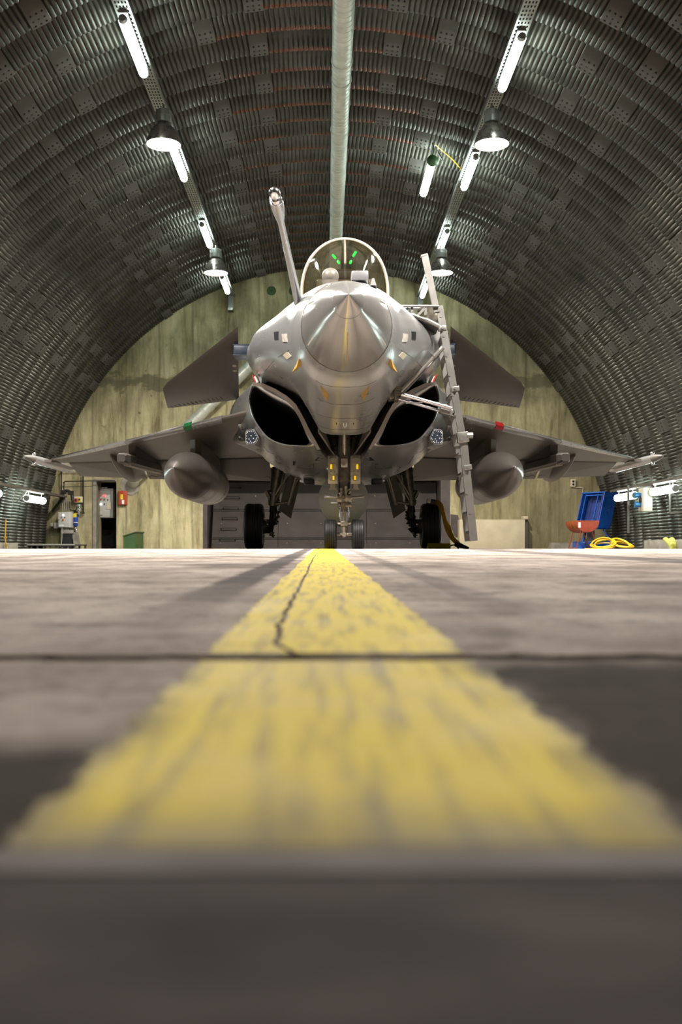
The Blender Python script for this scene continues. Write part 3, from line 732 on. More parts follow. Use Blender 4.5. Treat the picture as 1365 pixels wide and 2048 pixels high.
# refuelling probe
B_, T_ = A(597, 603, 10.95), A(551, 393, 9.6)
dr = (T_ - B_).normalized(); L = (T_ - B_).length
mb = MB(); mb.lathe(B_ - dr * 0.05, dr, [(0, 0.05), (0.1, 0.047), (L * 0.5, 0.037), (L - 0.36, 0.033), (L - 0.28, 0.034), (L - 0.2, 0.048), (L - 0.12, 0.062), (L - 0.03, 0.066), (L - 0.01, 0.062)], 18)
pr = mb.build('refuelling_probe', 'jet', jet, 40)
mb = MB(); mb.lathe(B_ + dr * (L - 0.08), dr, [(0, 0.06), (0.03, 0.064), (0.035, 0.052), (0.05, 0.052), (0.055, 0.06), (0.07, 0.058), (0.075, 0.045), (0.09, 0.052), (0.12, 0.056), (0.15, 0.05), (0.175, 0.035), (0.19, 0.012)], 20)
mb.build('probe_tip', 'chrome', pr, 40)

# intakes and nacelles
IN = [(509, 773), (524, 782), (541, 793), (560, 803), (578, 812), (592, 825), (602, 843), (611, 866), (619, 886), (600, 890), (575, 889), (553, 883), (536, 873), (522, 857), (510, 838), (503, 818), (500, 798), (503, 782)]
OU = [(505, 767), (524, 769), (544, 777), (565, 788), (584, 801), (597, 817), (608, 838), (619, 862), (634, 890), (604, 893.5), (575, 892.5), (551, 886), (533.5, 876), (519, 859), (507, 839.5), (500, 818.5), (497, 798), (500, 780)]
DL = 12.85
N1 = [(-1.29, 2.2), (-1.1, 2.25), (-.9, 2.2), (-.75, 2.1), (-.6, 2.0), (-.5, 1.85), (-.42, 1.65), (-.33, 1.45), (-.24, 1.24), (-.5, 1.19), (-.75, 1.20), (-.95, 1.27), (-1.09, 1.37), (-1.20, 1.5), (-1.28, 1.65), (-1.34, 1.8), (-1.37, 1.95), (-1.36, 2.1)]
N2 = [(-1.55, 2.2), (-1.2, 2.4), (-.9, 2.4), (-.7, 2.3), (-.5, 2.1), (-.3, 1.9), (-.2, 1.6), (-.1, 1.3), (.02, 1.09), (-.42, 1.06), (-.74, 1.10), (-.96, 1.19), (-1.12, 1.30), (-1.27, 1.46), (-1.42, 1.62), (-1.56, 1.76), (-1.66, 1.9), (-1.65, 2.06)]
N3 = [(-1.7, 2.15), (-1.2, 2.4), (-.9, 2.4), (-.7, 2.3), (-.5, 2.1), (-.3, 1.9), (-.2, 1.6), (-.1, 1.3), (.02, 1.13), (-.4, 1.1), (-.7, 1.15), (-.9, 1.26), (-1.05, 1.37), (-1.2, 1.5), (-1.45, 1.64), (-1.8, 1.72), (-1.95, 1.8), (-1.85, 1.98)]
N4 = [(-1.6, 2.15), (-1.2, 2.4), (-.9, 2.4), (-.7, 2.3), (-.5, 2.1), (-.3, 1.9), (-.2, 1.6), (-.1, 1.3), (.02, 1.25), (-.4, 1.22), (-.7, 1.25), (-.9, 1.33), (-1.05, 1.43), (-1.2, 1.55), (-1.35, 1.68), (-1.5, 1.75), (-1.6, 1.85), (-1.65, 2.0)]
N5 = [(x * 0.75 - 0.05, 1.95 + (z - 1.85) * 0.75) for x, z in N4]
nac = {}
for sg in (-1, 1):
    inn = mirl([A(x, y, DL) for x, y in IN], -sg); out = mirl([A(x, y, DL) for x, y in OU], -sg)
    for l in (inn, out):                  # the lip is raked: the upper corner stands ahead of the lower
        for p in l: p.y -= 0.0
    NP = 54
    sec = lambda pts: crom(pts, NP, True)
    to = lambda y, l: mirl([V((x, y, z)) for x, z in l], -sg)
    ctr = sum(inn, V()) / len(inn)
    shr = [ctr + (p - ctr) * 1.04 + V((0, 0.6, 0)) for p in inn]; shr2 = [ctr + (p - ctr) * 0.9 + V((-sg * -0.2, 2.2, 0.15)) for p in inn]
    mid = [(a + b) / 2 + V((0, -0.028, 0)) for a, b in zip(inn, out)]
    si, so, sm = sec(inn), sec(out), sec(mid)
    lip = MB(); lip.loft([[p + V((0, 0.06, 0)) for p in si], si, [a.lerp(b, 0.2) + V((0, -0.018, 0)) for a, b in zip(si, so)], sm, [a.lerp(b, 0.8) + V((0, -0.018, 0)) for a, b in zip(si, so)], so, [p.lerp(q, 0.12) for p, q in zip(so, sec(to(5.3, N1)))]], cap0=False, cap1=False)
    s1, s2, s3, s4, s5 = sec(to(5.3, N1)), sec(to(6.4, N2)), sec(to(7.8, N3)), sec(to(10.8, N4)), sec(to(14.4, N5))
    rows = [so]
    chain = [so, s1, s2, s3, s4, s5]
    full = []
    for k in range(5):
        a = chain[max(0, k - 1)]; b = chain[k]; c = chain[k + 1]; d = chain[min(5, k + 2)]
        h = c[0].y - b[0].y
        for q in range(5):
            u = q / 5; row = []
            for i in range(NP):
                ta = (c[i] - a[i]) * (h / max(1e-6, c[i].y - a[i].y)); tb = (d[i] - b[i]) * (h / max(1e-6, d[i].y - b[i].y))
                u2, u3 = u * u, u ** 3
                row.append(b[i] * (2 * u3 - 3 * u2 + 1) + ta * (u3 - 2 * u2 + u) + c[i] * (3 * u2 - 2 * u3) + tb * (u3 - u2))
            full.append(row)
    full.append(s5)
    mb = MB(); mb.loft(full, cap0=False)
    n_ = mb.build('engine_nacelle', 'jet', jet, 40); nac[sg] = n_
    lip.build('intake_lip', 'jet', n_, 50)
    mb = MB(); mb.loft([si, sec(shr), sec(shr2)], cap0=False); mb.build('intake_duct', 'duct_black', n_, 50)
    # splitter plate between intake and fuselage
    top = [A(x, y, DL) for x, y in ((505, 765), (528, 768), (552, 779), (575, 793), (592, 809), (604, 829), (618, 857), (641, 899))]
    low = [A(x, y, DL) for x, y in ((506, 770), (527, 775), (549, 786), (571, 800), (587, 816), (598, 835), (612, 865), (636, 900))]
    mb = MB(); f0 = mirl(top, -sg); f1 = mirl(low, -sg); rows = []
    for a, b in zip(f0, f1): rows.append([a + V((0, -0.05, 0)), b + V((0, -0.03, 0)), b + V((0, 0.9, 0.05)), a + V((0, 0.9, 0.05))])
    mb.loft(rows); mb.build('splitter_plate', 'tank', n_, 40)
    # red warning tab at the upper corner
    p = mir(A(513, 763, 12.9), -sg); mb = MB(); mb.box(p + V((0, 0.05, 0.03)), (0.06, 0.1, 0.09), M.Rotation(0.4 * sg, 3, 'Y'), 0.01); mb.build('warning_tab', 'white', n_)
    mb = MB(); mb.box(p + V((sg * -0.0 + (0.032 * sg), 0.045, 0.04)), (0.018, 0.1, 0.1), M.Rotation(0.4 * sg, 3, 'Y')); mb.build('warning_stripe', 'red', n_)
    # faceted warning receiver on the cowl shoulder
    hx = [(491, 864), (494.5, 859.5), (509, 858), (518.5, 875), (513.5, 885), (509, 889), (494.5, 889.5), (491, 885)]
    Dh = 13.1
    face = mirl([A(x, y, Dh) for x, y in hx], -sg); c0 = sum(face, V()) / 8
    back = [V((p.x * 0.97, p.y + 0.75, p.z + 0.02)) for p in face]
    mb = MB(); mb.loft([[c0 + (p - c0) * 0.86 + V((0, -0.012, 0)) for p in face], [p + V((0, -0.012, 0)) for p in face], face, back]); hb = mb.build('receiver_housing', 'jet', n_, 25)
    mb = MB(); mb.prism([c0 + (p - c0) * 0.87 + V((0, -0.012, 0)) for p in face], (0, -0.008, 0)); mb.build('receiver_face', 'navy', hb, 25)
    mb = MB()
    for i in range(8):
        for t in (0.0, 0.33, 0.66):
            q = c0 + (face[i].lerp(face[(i + 1) % 8], t) - c0) * 0.76
            mb.box(q + V((0, -0.022, 0)), (0.009, 0.006, 0.009))
    for a, b in ((0.0, 0.3), (0.35, -0.1), (-0.3, -0.2), (-0.1, -0.5)): mb.box(c0 + V((a * 0.09, -0.022, b * 0.09)), (0.012, 0.006, 0.012))
    mb.build('receiver_studs', 'white', hb)
bpy.context.view_layer.update()
BN = {s: bvh_of(nac[s]) for s in nac}
for sg in (-1, 1):
    fx = (lambda x: x) if sg < 0 else (lambda x: 2 * 689.5 - x)
    for pts in (((551, 912), (560, 926), (580, 936)), ((595, 934), (612, 938), (628, 936), (628, 928)), ((528, 893), (536, 903), (548, 908)), ((640, 944), (628, 952), (610, 951))):
        q = [hit(BN[sg], fx(x), y)[0] for x, y in pts]; q = [p for p in q if p]
        if len(q) > 1: mb = MB(); mb.tube(q, 0.004, 5); mb.build('panel_seam', 'line', nac[sg])
    patch([(fx(629), 921), (fx(637), 914), (fx(646), 917), (fx(640), 921)], 'vent_opening', 'blackp', nac[sg], BN[sg], 0.003)
    for px, py, r_, s_, nm, m_ in ((480, 848, 0.10, (0.55, 1.6, 1.15), 'blister', 'jet'), (482, 826, 0.055, (0.6, 1.0, 1.0), 'scoop_mouth', 'bay'), (484, 877, 0.09, (0.8, 1.7, 0.75), 'air_scoop', 'jet')):
        p, n = hit(BN[sg], fx(px), py)
        if p: mb = MB(); mb.ball(p - n * r_ * 0.25 + V((0, 0.05, 0)), r_, s_); mb.build(nm, m_, nac[sg], 60)
    mb = MB(); mb.box((sg * 0.52, 7.1, 1.045), (0.16, 0.5, 0.09), None, 0.02); mb.build('antenna_blade', 'blackp', nac[sg])
p, n = hit(BN[-1], 589, 923)
if p: mb = MB(); mb.cyl(p - n * 0.01, p + n * 0.05, 0.022, 0.012, 10); mb.build('drain_mast', 'blackp', nac[-1])
mb = MB(); mb.box((0, 7.3, 1.35), (0.5, 3.2, 0.5), None, 0.05); mb.build('belly_keel', 'jet', jet)

# canards
for sg in (-1, 1):
    P = [A(476, 653, 13.0), A(324, 772, 14.2), A(327, 780, 14.3), A(335, 816, 14.75), A(478, 798, 14.6), A(500, 745, 13.9)]
    P = mirl(P, -sg)
    nrm = (P[1] - P[0]).cross(P[4] - P[0]).normalized(); nrm = nrm if nrm.z > 0 else -nrm
    # thin slab with rounded leading edge
    le0, le1, t1, te1, te0, ri = P
    def airf(le, te, th):
        d = te - le; o = []
        for t, h in ((0, 0), (0.03, 0.35), (0.12, 0.75), (0.35, 1), (0.7, 0.7), (1, 0.12)): o.append(le + d * t + nrm * th * h)
        for t, h in ((1, -0.12), (0.7, -0.7), (0.35, -1), (0.12, -0.75), (0.03, -0.35)): o.append(le + d * t + nrm * th * h)
        return o
    mb = MB(); mb.loft([airf(le0, te0, 0.04), airf(le0.lerp(le1, 0.5), te0.lerp(te1, 0.5), 0.032), airf(le0.lerp(le1, 0.93), te0.lerp(te1, 0.93), 0.022), airf(le1 + (te1 - le1) * 0.10, te1, 0.012)])
    cn = mb.build('canard', 'jetcan', jet, 30)
    mb = MB(); q = mir(A(486, 701, 13.25), -sg); mb.box(q + V((0.0, 0.1, 0)), (0.24, 0.34, 0.125), None, 0.012); mb.box(q + V((0, 0.1, 0.066)), (0.25, 0.35, 0.015)); mb.box(q + V((0, 0.1, -0.066)), (0.25, 0.35, 0.015)); mb.build('canard_pivot', 'navy', cn, 25)
    dwn = -nrm
    B_c = bvh_of(cn)
    for (x, y) in ((469, 731.5), (470, 741.5)):
        p, n = hit(B_c, x if sg < 0 else 2 * 688 - x, y)
        if p: mb = MB(); mb.cyl(p - n * 0.003, p + n * 0.004, 0.03, n=18); mb.build('access_cap', 'gearmid', cn)
    mb = MB()
    for i in range(13):
        t = 0.08 + 0.7 * i / 12; a = te1.lerp(te0, t) + (le1.lerp(le0, t) - te1.lerp(te0, t)) * 0.035; b = te1.lerp(te0, t - 0.035) + (le1.lerp(le0, t - 0.035) - te1.lerp(te0, t - 0.035)) * 0.10
        o = dwn * 0.012; mb.tube([a + o * 0.7, b + o * 1.15], 0.0035, 4)
    mb.build('edge_marks', 'line', cn)

# wings
for sg in (-1, 1):
    def wsec(x, yl, zl, yh, zh, th):
        c = yh - yl; top = []; bot = []
        for t, h in ((0, 0), (0.006, 0.35), (0.03, 0.62), (0.15, 0.95), (0.4, 1.0), (0.75, 0.8), (1.0, 0.55)): top.append(V((x, yl + c * t, zl + (zh - zl) * t + th * h)))
        for t, h in ((1.0, -0.45), (0.75, -0.6), (0.4, -0.6), (0.15, -0.5), (0.03, -0.4), (0.006, -0.25)): bot.append(V((x, yl + c * t, zl + (zh - zl) * t + th * h)))
        return mirl(top + bot, -sg)
    root, tip = (-1.3, 5.1, 1.84, 9.75, 1.70, 0.085), (-5.16, 9.42, 1.60, 9.8, 1.575, 0.03)
    lp = lambda t: tuple(a + (b - a) * t for a, b in zip(root, tip))
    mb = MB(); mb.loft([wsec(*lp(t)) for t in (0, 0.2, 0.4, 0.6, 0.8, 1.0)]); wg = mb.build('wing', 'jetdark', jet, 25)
    # leading-edge slats
    for t0, t1 in ((0.10, 0.229), (0.266, 0.555), (0.558, 0.985)):
        def sl(t):
            x, yl_, zl_, yh, zh, th = lp(t); c = 0.16; th = th
            return mirl([V((x, yl_ - 0.02, zl_)), V((x, yl_ - 0.006, zl_ + 0.022)), V((x, yl_ + c, zl_ + th * 0.8)), V((x, yl_ + c, zl_ - th * 0.62)), V((x, yl_ - 0.006, zl_ - 0.016))], -sg)
        mb = MB(); mb.loft([sl(t0), sl(t1)]); mb.build('slat', 'jet', wg, 50)
    # position light and white chips near the root
    x, yl_, zl_, yh, zh, th = lp(0.23); x2, y2_, z2_ = lp(0.265)[:3]
    mb = MB(); mb.loft([mirl([V((x, yl_ - 0.035, zl_)), V((x, yl_ + 0.05, zl_ + 0.065)), V((x, yl_ + 0.08, zl_ - 0.045))], -sg), mirl([V((x2, y2_ - 0.035, z2_)), V((x2, y2_ + 0.05, z2_ + 0.06)), V((x2, y2_ + 0.08, z2_ - 0.04))], -sg)])
    mb.build('position_light', 'green' if sg < 0 else 'red', wg, 30, 'green position light in the leading edge' if sg < 0 else 'red position light in the leading edge')
    # elevons hanging below the hinge line
    for (xa, xb, za, zb, ta, tb) in ((-1.32, -3.62, 1.285, 1.325, 10.5, 10.5), (-3.66, -4.94, 1.33, 1.375, 10.5, 10.45)):
        hz = lambda x: 1.675 + (x + 1.3) / (-3.86) * (-0.10)
        def es(x, xt, zt, yt): return mirl([V((x, 9.76, hz(x) + 0.045)), V((xt, yt, zt + 0.008)), V((xt, yt, zt - 0.006)), V((x, 9.78, hz(x) - 0.035))], -sg)
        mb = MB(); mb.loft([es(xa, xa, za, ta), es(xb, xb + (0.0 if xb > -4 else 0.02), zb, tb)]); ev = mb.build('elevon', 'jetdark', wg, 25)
        mb = MB(); pts = []; n_ = int(abs(xb - xa) / 0.075)
        for i in range(n_ + 1):
            x = xa + (xb - xa) * i / n_; u = 0.78 if i % 2 else 0.87; zt = za + (zb - za) * i / n_
            pts.append(mir(V((x, 9.78 + (ta - 9.78) * u, (hz(x) - 0.035) * (1 - u) + (zt - 0.006) * u - 0.004)), -sg))
        mb.tube(pts, 0.003, 4); mb.build('seal_line', 'line', ev)
    # actuator fairing
    mb = MB(); fc = []
    for i in range(15):
        t = i / 14; y = 8.75 + 2.6 * t; r = 0.23 * max(0.02, math.sin(PI * min(1, t * 0.95 + 0.02)) ** 0.6); z = 1.64 - 0.17 * t
        fc.append([mir(V((-3.95 + r * 0.4 * math.cos(2 * PI * k / 16), y, z - 0.02 + r * 1.15 * math.sin(2 * PI * k / 16))), -sg) for k in range(16)])
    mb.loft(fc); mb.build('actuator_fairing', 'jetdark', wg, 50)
    # wing-tip rail
    rx = -5.40
    mb = MB(); prs = []
    for y, r in ((8.62, 0.008), (8.72, 0.03), (8.95, 0.055), (9.25, 0.07), (9.6, 0.075), (11.4, 0.075), (11.8, 0.04)):
        prs.append([mir(V((rx + r * 1.25 * math.cos(2 * PI * k / 14), y, 1.575 + r * math.sin(2 * PI * k / 14))), -sg) for k in range(14)])
    mb.loft(prs); rl = mb.build('wing_tip_rail', 'jet', wg, 40)
    mb = MB(); prs = []
    for y, r in ((8.615, 0.010), (8.72, 0.033), (8.95, 0.059), (9.06, 0.066)): prs.append([mir(V((rx + r * 1.25 * math.cos(2 * PI * k / 14), y, 1.575 + r * math.sin(2 * PI * k / 14))), -sg) for k in range(14)])
    mb.loft(prs); mb.build('rail_nose', 'jetdark', rl, 40)
    mb = MB(); mb.ball(mir(V((rx + 0.02, 9.12, 1.665)), -sg), 0.035, (1, 1.3, 0.9)); mb.ball(mir(V((rx + 0.02, 9.1, 1.485)), -sg), 0.035, (1, 1.3, 0.9)); mb.build('rail_lamp', 'chrome', rl)
    mb = MB(); mb.box2(mir(V((-5.36, 9.5, 1.55)), -sg), mir(V((-5.1, 11.2, 1.60)), -sg)); mb.build('rail_mount', 'jetdark', rl)
    # inner pylon for the drop tank
    px_ = -2.3
    mb = MB(); side = [V((px_, 7.22, 1.86)), V((px_, 7.30, 1.42)), V((px_, 7.5, 1.36)), V((px_, 10.5, 1.36)), V((px_, 10.6, 1.62)), V((px_, 9.6, 1.74))]
    a = [p + V((-0.085, 0.05, 0)) for p in side]; b = [p + V((0.085, 0.05, 0)) for p in side]
    nose_ = [V((px_, 7.19, 1.86)), V((px_, 7.26, 1.40))]
    mb.loft([mirl(a, -sg), mirl(b, -sg)]); mb.loft([mirl([a[0], a[1], b[1], b[0]], -sg), mirl([nose_[0], nose_[1], nose_[1] + V((0.01, 0, 0)), nose_[0] + V((0.01, 0, 0))], -sg)])
    py = mb.build('tank_pylon', 'jetdark', wg, 20)
    mb = MB(); mb.tube(mirl([V((px_ + 0.087, 7.4 + 0.3 * i, 1.72 - 0.012 * i)) for i in range(10)], -sg), 0.005, 5); mb.build('panel_seam', 'line', py)
    # outer pylon and launcher
    ox = -3.39
    mb = MB(); side = [V((ox, 7.78, 1.72)), V((ox, 7.82, 1.46)), V((ox, 10.3, 1.53)), V((ox, 10.3, 1.63)), V((ox, 9.6, 1.68))]
    mb.loft([mirl([p + V((-0.06, 0, 0)) for p in side], -sg), mirl([p + V((0.06, 0, 0)) for p in side], -sg)]); op = mb.build('launcher_pylon', 'jetcan', wg, 20)
    lr = []
    for y, s_ in ((6.98, 0.7), (7.05, 0.95), (7.2, 1.0), (10.45, 1.0)):
        zz_ = 1.40 + 0.1 * (y - 7.0) / 3.4
        lr.append([mir(V((ox + dx_ * s_, y, zz_ + dz_ * s_)), -sg) for dx_, dz_ in ((-.085, -.05), (-.06, -.08), (.06, -.08), (.085, -.05), (.085, .05), (.06, .08), (-.06, .08), (-.085, .05))])
    mb = MB(); mb.loft(lr); ln = mb.build('launcher_rail', 'jetcan', op, 30)
    for dx_ in (-.045, 0.0, .045): mb = MB(); mb.bar(mir(V((ox + dx_, 7.4, 1.325)), -sg), mir(V((ox + dx_, 10.4, 1.412)), -sg), 0.014, 0.02); mb.build('rail_guide', 'frame', ln)

# tail fin and nozzles behind the cockpit
mb = MB()
fin = [V((0, 10.3, 3.0)), V((0, 13.2, 5.3)), V((0, 14.4, 5.3)), V((0, 14.5, 2.6))]
mb.loft([[p + V((-0.09, 0, 0)) for p in fin[:1]] + [p + V((-0.03, 0, 0)) for p in fin[1:3]] + [fin[3] + V((-0.09, 0, 0))], [p + V((0.09, 0, 0)) for p in fin[:1]] + [p + V((0.03, 0, 0)) for p in fin[1:3]] + [fin[3] + V((0.09, 0, 0))]]); mb.build('tail_fin', 'jet', jet, 25)
for sg in (-1, 1):
    mb = MB(); mb.lathe((sg * 0.52, 14.3, 1.95), (0, 1, 0), [(0, 0.47), (0.35, 0.44), (0.75, 0.36), (0.75, 0.32), (0.3, 0.38)], 28); mb.build('engine_nozzle', 'gear', jet, 40)

# ---- wheels
def tyre(mb, c, r, w_, grooves):
    h = w_ / 2; prof = [(-h * 0.72, r * 0.55), (-h * 0.95, r * 0.66), (-h, r * 0.8), (-h * 0.93, r * 0.92), (-h * 0.75, r * 0.985)]
    for g in grooves: prof += [(h * (g - 0.05), r), (h * (g - 0.03), r * 0.965), (h * (g + 0.03), r * 0.965), (h * (g + 0.05), r)]
    prof += [(h * 0.75, r * 0.985), (h * 0.93, r * 0.92), (h, r * 0.8), (h * 0.95, r * 0.66), (h * 0.72, r * 0.55)]
    mb.lathe(c, (1, 0, 0), prof, 48, caps=True); return mb
def rim(mb, c, r, w_):
    h = w_ / 2; mb.lathe(c, (1, 0, 0), [(-h * 0.78, r * 0.2), (-h * 0.8, r * 0.35), (-h * 0.6, r * 0.42), (-h * 0.7, r * 0.57), (h * 0.7, r * 0.57), (h * 0.6, r * 0.42), (h * 0.8, r * 0.35), (h * 0.78, r * 0.2)], 32); return mb
# ---- nose gear
YG = 4.7; DG = YG + Y0
ng = link('nose_gear', None, jet)
GZ = lambda py: ZC + (HZ - py) * DG / F
GX = lambda px: (px - 691) * DG / F
def G(px, py, dy=0.0): return V((GX(px), YG + dy, GZ(py)))
for sx in (-1, 1):
    mb = MB(); tyre(mb, (sx * 0.178, YG, 0.197), 0.197, 0.165, (-0.45, -0.15, 0.15, 0.45)); wl = mb.build('nose_wheel', 'rubber', ng, 30)
    mb = MB(); rim(mb, V((sx * 0.178, YG, 0.197)), 0.197, 0.165); mb.build('rim', 'gearmid', wl, 30)
mb = MB(); mb.cyl((-0.12, YG, 0.197), (0.12, YG, 0.197), 0.027, n=14); mb.lathe((0, YG, 0.16), (0, 0, 1), [(0, 0.035), (0.01, 0.042), (0.09, 0.044), (0.1, 0.05), (0.13, 0.05), (0.135, 0.043), (0.2, 0.045)], 20); mb.box((0, YG, 0.335), (0.1, 0.1, 0.07), None, 0.015)
for sx in (-1, 1): mb.cyl((sx * 0.045, YG, 0.335), (sx * 0.085, YG, 0.335), 0.02, n=12)
mb.cyl((0, YG - 0.07, 0.335), (0, YG, 0.335), 0.015, n=10); mb.cyl((0, YG - 0.055, 0.2), (0, YG, 0.2), 0.03, n=14); mb.build('axle_fork', 'gearmid', ng)
mb = MB()
for sx in (-1, 1): mb.cyl((sx * 0.036, YG - 0.02, 0.37), (sx * 0.036, YG - 0.02, 0.50), 0.02, n=16)
mb.build('oleo_piston', 'chrome', ng, 40)
mb = MB(); mb.cyl((0, YG, 0.36), (0, YG, 0.56), 0.03, n=16); mb.cyl((0, YG, 0.49), (0, YG, 0.535), 0.068, 0.06, 18); mb.build('piston_collar', 'gearmid', ng, 40)
mb = MB(); mb.lathe((0, YG, 0.53), (0, 0, 1), [(0, 0.07), (0.03, 0.085), (0.2, 0.09), (0.22, 0.075), (0.34, 0.075), (0.36, 0.092), (0.66, 0.092), (0.68, 0.08), (1.3, 0.08)], 24); mb.build('strut', 'gear', ng, 40)
mb = MB()
for sx in (-1, 1):
    mb.cyl((sx * 0.083, YG - 0.05, 0.60), (sx * 0.083, YG - 0.05, 1.2), 0.013, n=10); mb.cyl((sx * 0.05, YG - 0.07, 0.55), (sx * 0.06, YG - 0.07, 0.42), 0.008, n=8)
mb.build('side_rods', 'chrome', ng, 40)
mb = MB(); mb.box((0, YG - 0.09, 0.655), (0.19, 0.1, 0.085), None, 0.01)
random.seed(3)
for i in range(26):
    x, z = random.uniform(-0.09, 0.09), random.uniform(0.58, 0.76); mb.cyl((x, YG - 0.09, z), (x + random.uniform(-.02, .02), YG - 0.16, z + random.uniform(-.02, .02)), random.uniform(0.006, 0.016), n=8)
mb.box((0.055, YG - 0.1, 0.575), (0.08, 0.06, 0.05), None, 0.01); mb.box((-0.04, YG - 0.12, 0.745), (0.03, 0.05, 0.09)); mb.box((0.02, YG - 0.12, 0.76), (0.025, 0.05, 0.11)); mb.build('steering_unit', 'gearmid', ng, 35)
mb = MB()
for sx in (-1, 1):
    mb.cyl((sx * 0.09, YG - 0.1, 0.672), (sx * 0.252, YG - 0.1, 0.677), 0.016, n=12); mb.cyl((sx * 0.19, YG - 0.1, 0.676), (sx * 0.255, YG - 0.1, 0.678), 0.021, n=12); mb.cyl((sx * 0.244, YG - 0.128, 0.677), (sx * 0.244, YG - 0.075, 0.677), 0.014, n=10)
mb.cyl((-0.17, YG - 0.08, 0.60), (-0.08, YG - 0.08, 0.60), 0.022, n=12); mb.build('towing_lug_bar', 'alu', ng, 40)
for sx in (-1, 1):
    lx_ = sx * 0.148
    mb = MB(); mb.box((lx_, YG - 0.02, 1.03), (0.125, 0.12, 0.36), None, 0.008); mb.box((lx_, YG - 0.03, 0.815), (0.06, 0.06, 0.07)); mb.box((lx_, YG - 0.03, 0.785), (0.09, 0.05, 0.02)); hs = mb.build('landing_lamp', 'gearmid', ng, 30)
    mb = MB(); mb.cyl((lx_, YG - 0.08, 1.065), (lx_, YG - 0.1, 1.065), 0.052, 0.05, 22); mb.cyl((lx_, YG - 0.08, 0.935), (lx_, YG - 0.1, 0.935), 0.052, 0.05, 22); mb.cyl((lx_, YG - 0.08, 1.0), (lx_, YG - 0.11, 1.0), 0.035, 0.02, 18); mb.build('lamp_lens', 'lens', hs, 40)
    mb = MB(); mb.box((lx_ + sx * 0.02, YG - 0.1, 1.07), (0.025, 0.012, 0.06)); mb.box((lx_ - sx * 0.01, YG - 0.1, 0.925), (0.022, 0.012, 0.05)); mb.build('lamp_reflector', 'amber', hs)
    mb = MB(); mb.tube([(lx_ - 0.04, YG - 0.06, 1.17), (lx_ - 0.035, YG - 0.09, 1.19), (lx_ + 0.035, YG - 0.09, 1.19), (lx_ + 0.04, YG - 0.06, 1.17)], 0.009, 8); mb.box((lx_, YG - 0.04, 1.2), (0.125, 0.06, 0.05), None, 0.01); mb.build('lamp_bracket', 'gear', hs)
    # bay doors and drag stays
    mb = MB(); mb.prism([V((sx * 0.31, 4.2, 1.46)), V((sx * 0.33, 4.2, 1.75)), V((sx * 0.33, 5.4, 1.75)), V((sx * 0.14, 5.4, 1.3)), V((sx * 0.1, 5.0, 1.22))], (sx * 0.02, 0, 0)); mb.build('bay_door', 'jetdark', ng, 25)
    mb = MB(); mb.tube([V((sx * 0.31, 4.19, 1.455)), V((sx * 0.2, 4.6, 1.33)), V((sx * 0.1, 5.0, 1.215))], 0.008, 6); mb.build('door_edge', 'jet', ng)
    mb = MB(); mb.cyl((sx * 0.07, YG, 1.15), (sx * 0.2, YG + 0.5, 1.75), 0.025, n=10); mb.build('drag_stay', 'gear', ng)
mb = MB(); mb.cyl((0, YG - 0.02, 1.2), (0, YG - 0.35, 1.62), 0.022, n=10); mb.box((0, YG - 0.06, 1.12), (0.09, 0.08, 0.12), None, 0.012); mb.cyl((0, YG - 0.09, 1.1), (0, YG - 0.13, 1.1), 0.02, n=12); mb.build('retraction_jack', 'gearmid', ng)
mb = MB(); mb.box((0, 5.4, 1.55), (0.9, 0.1, 0.55)); mb.build('bay_bulkhead', 'bay', ng)
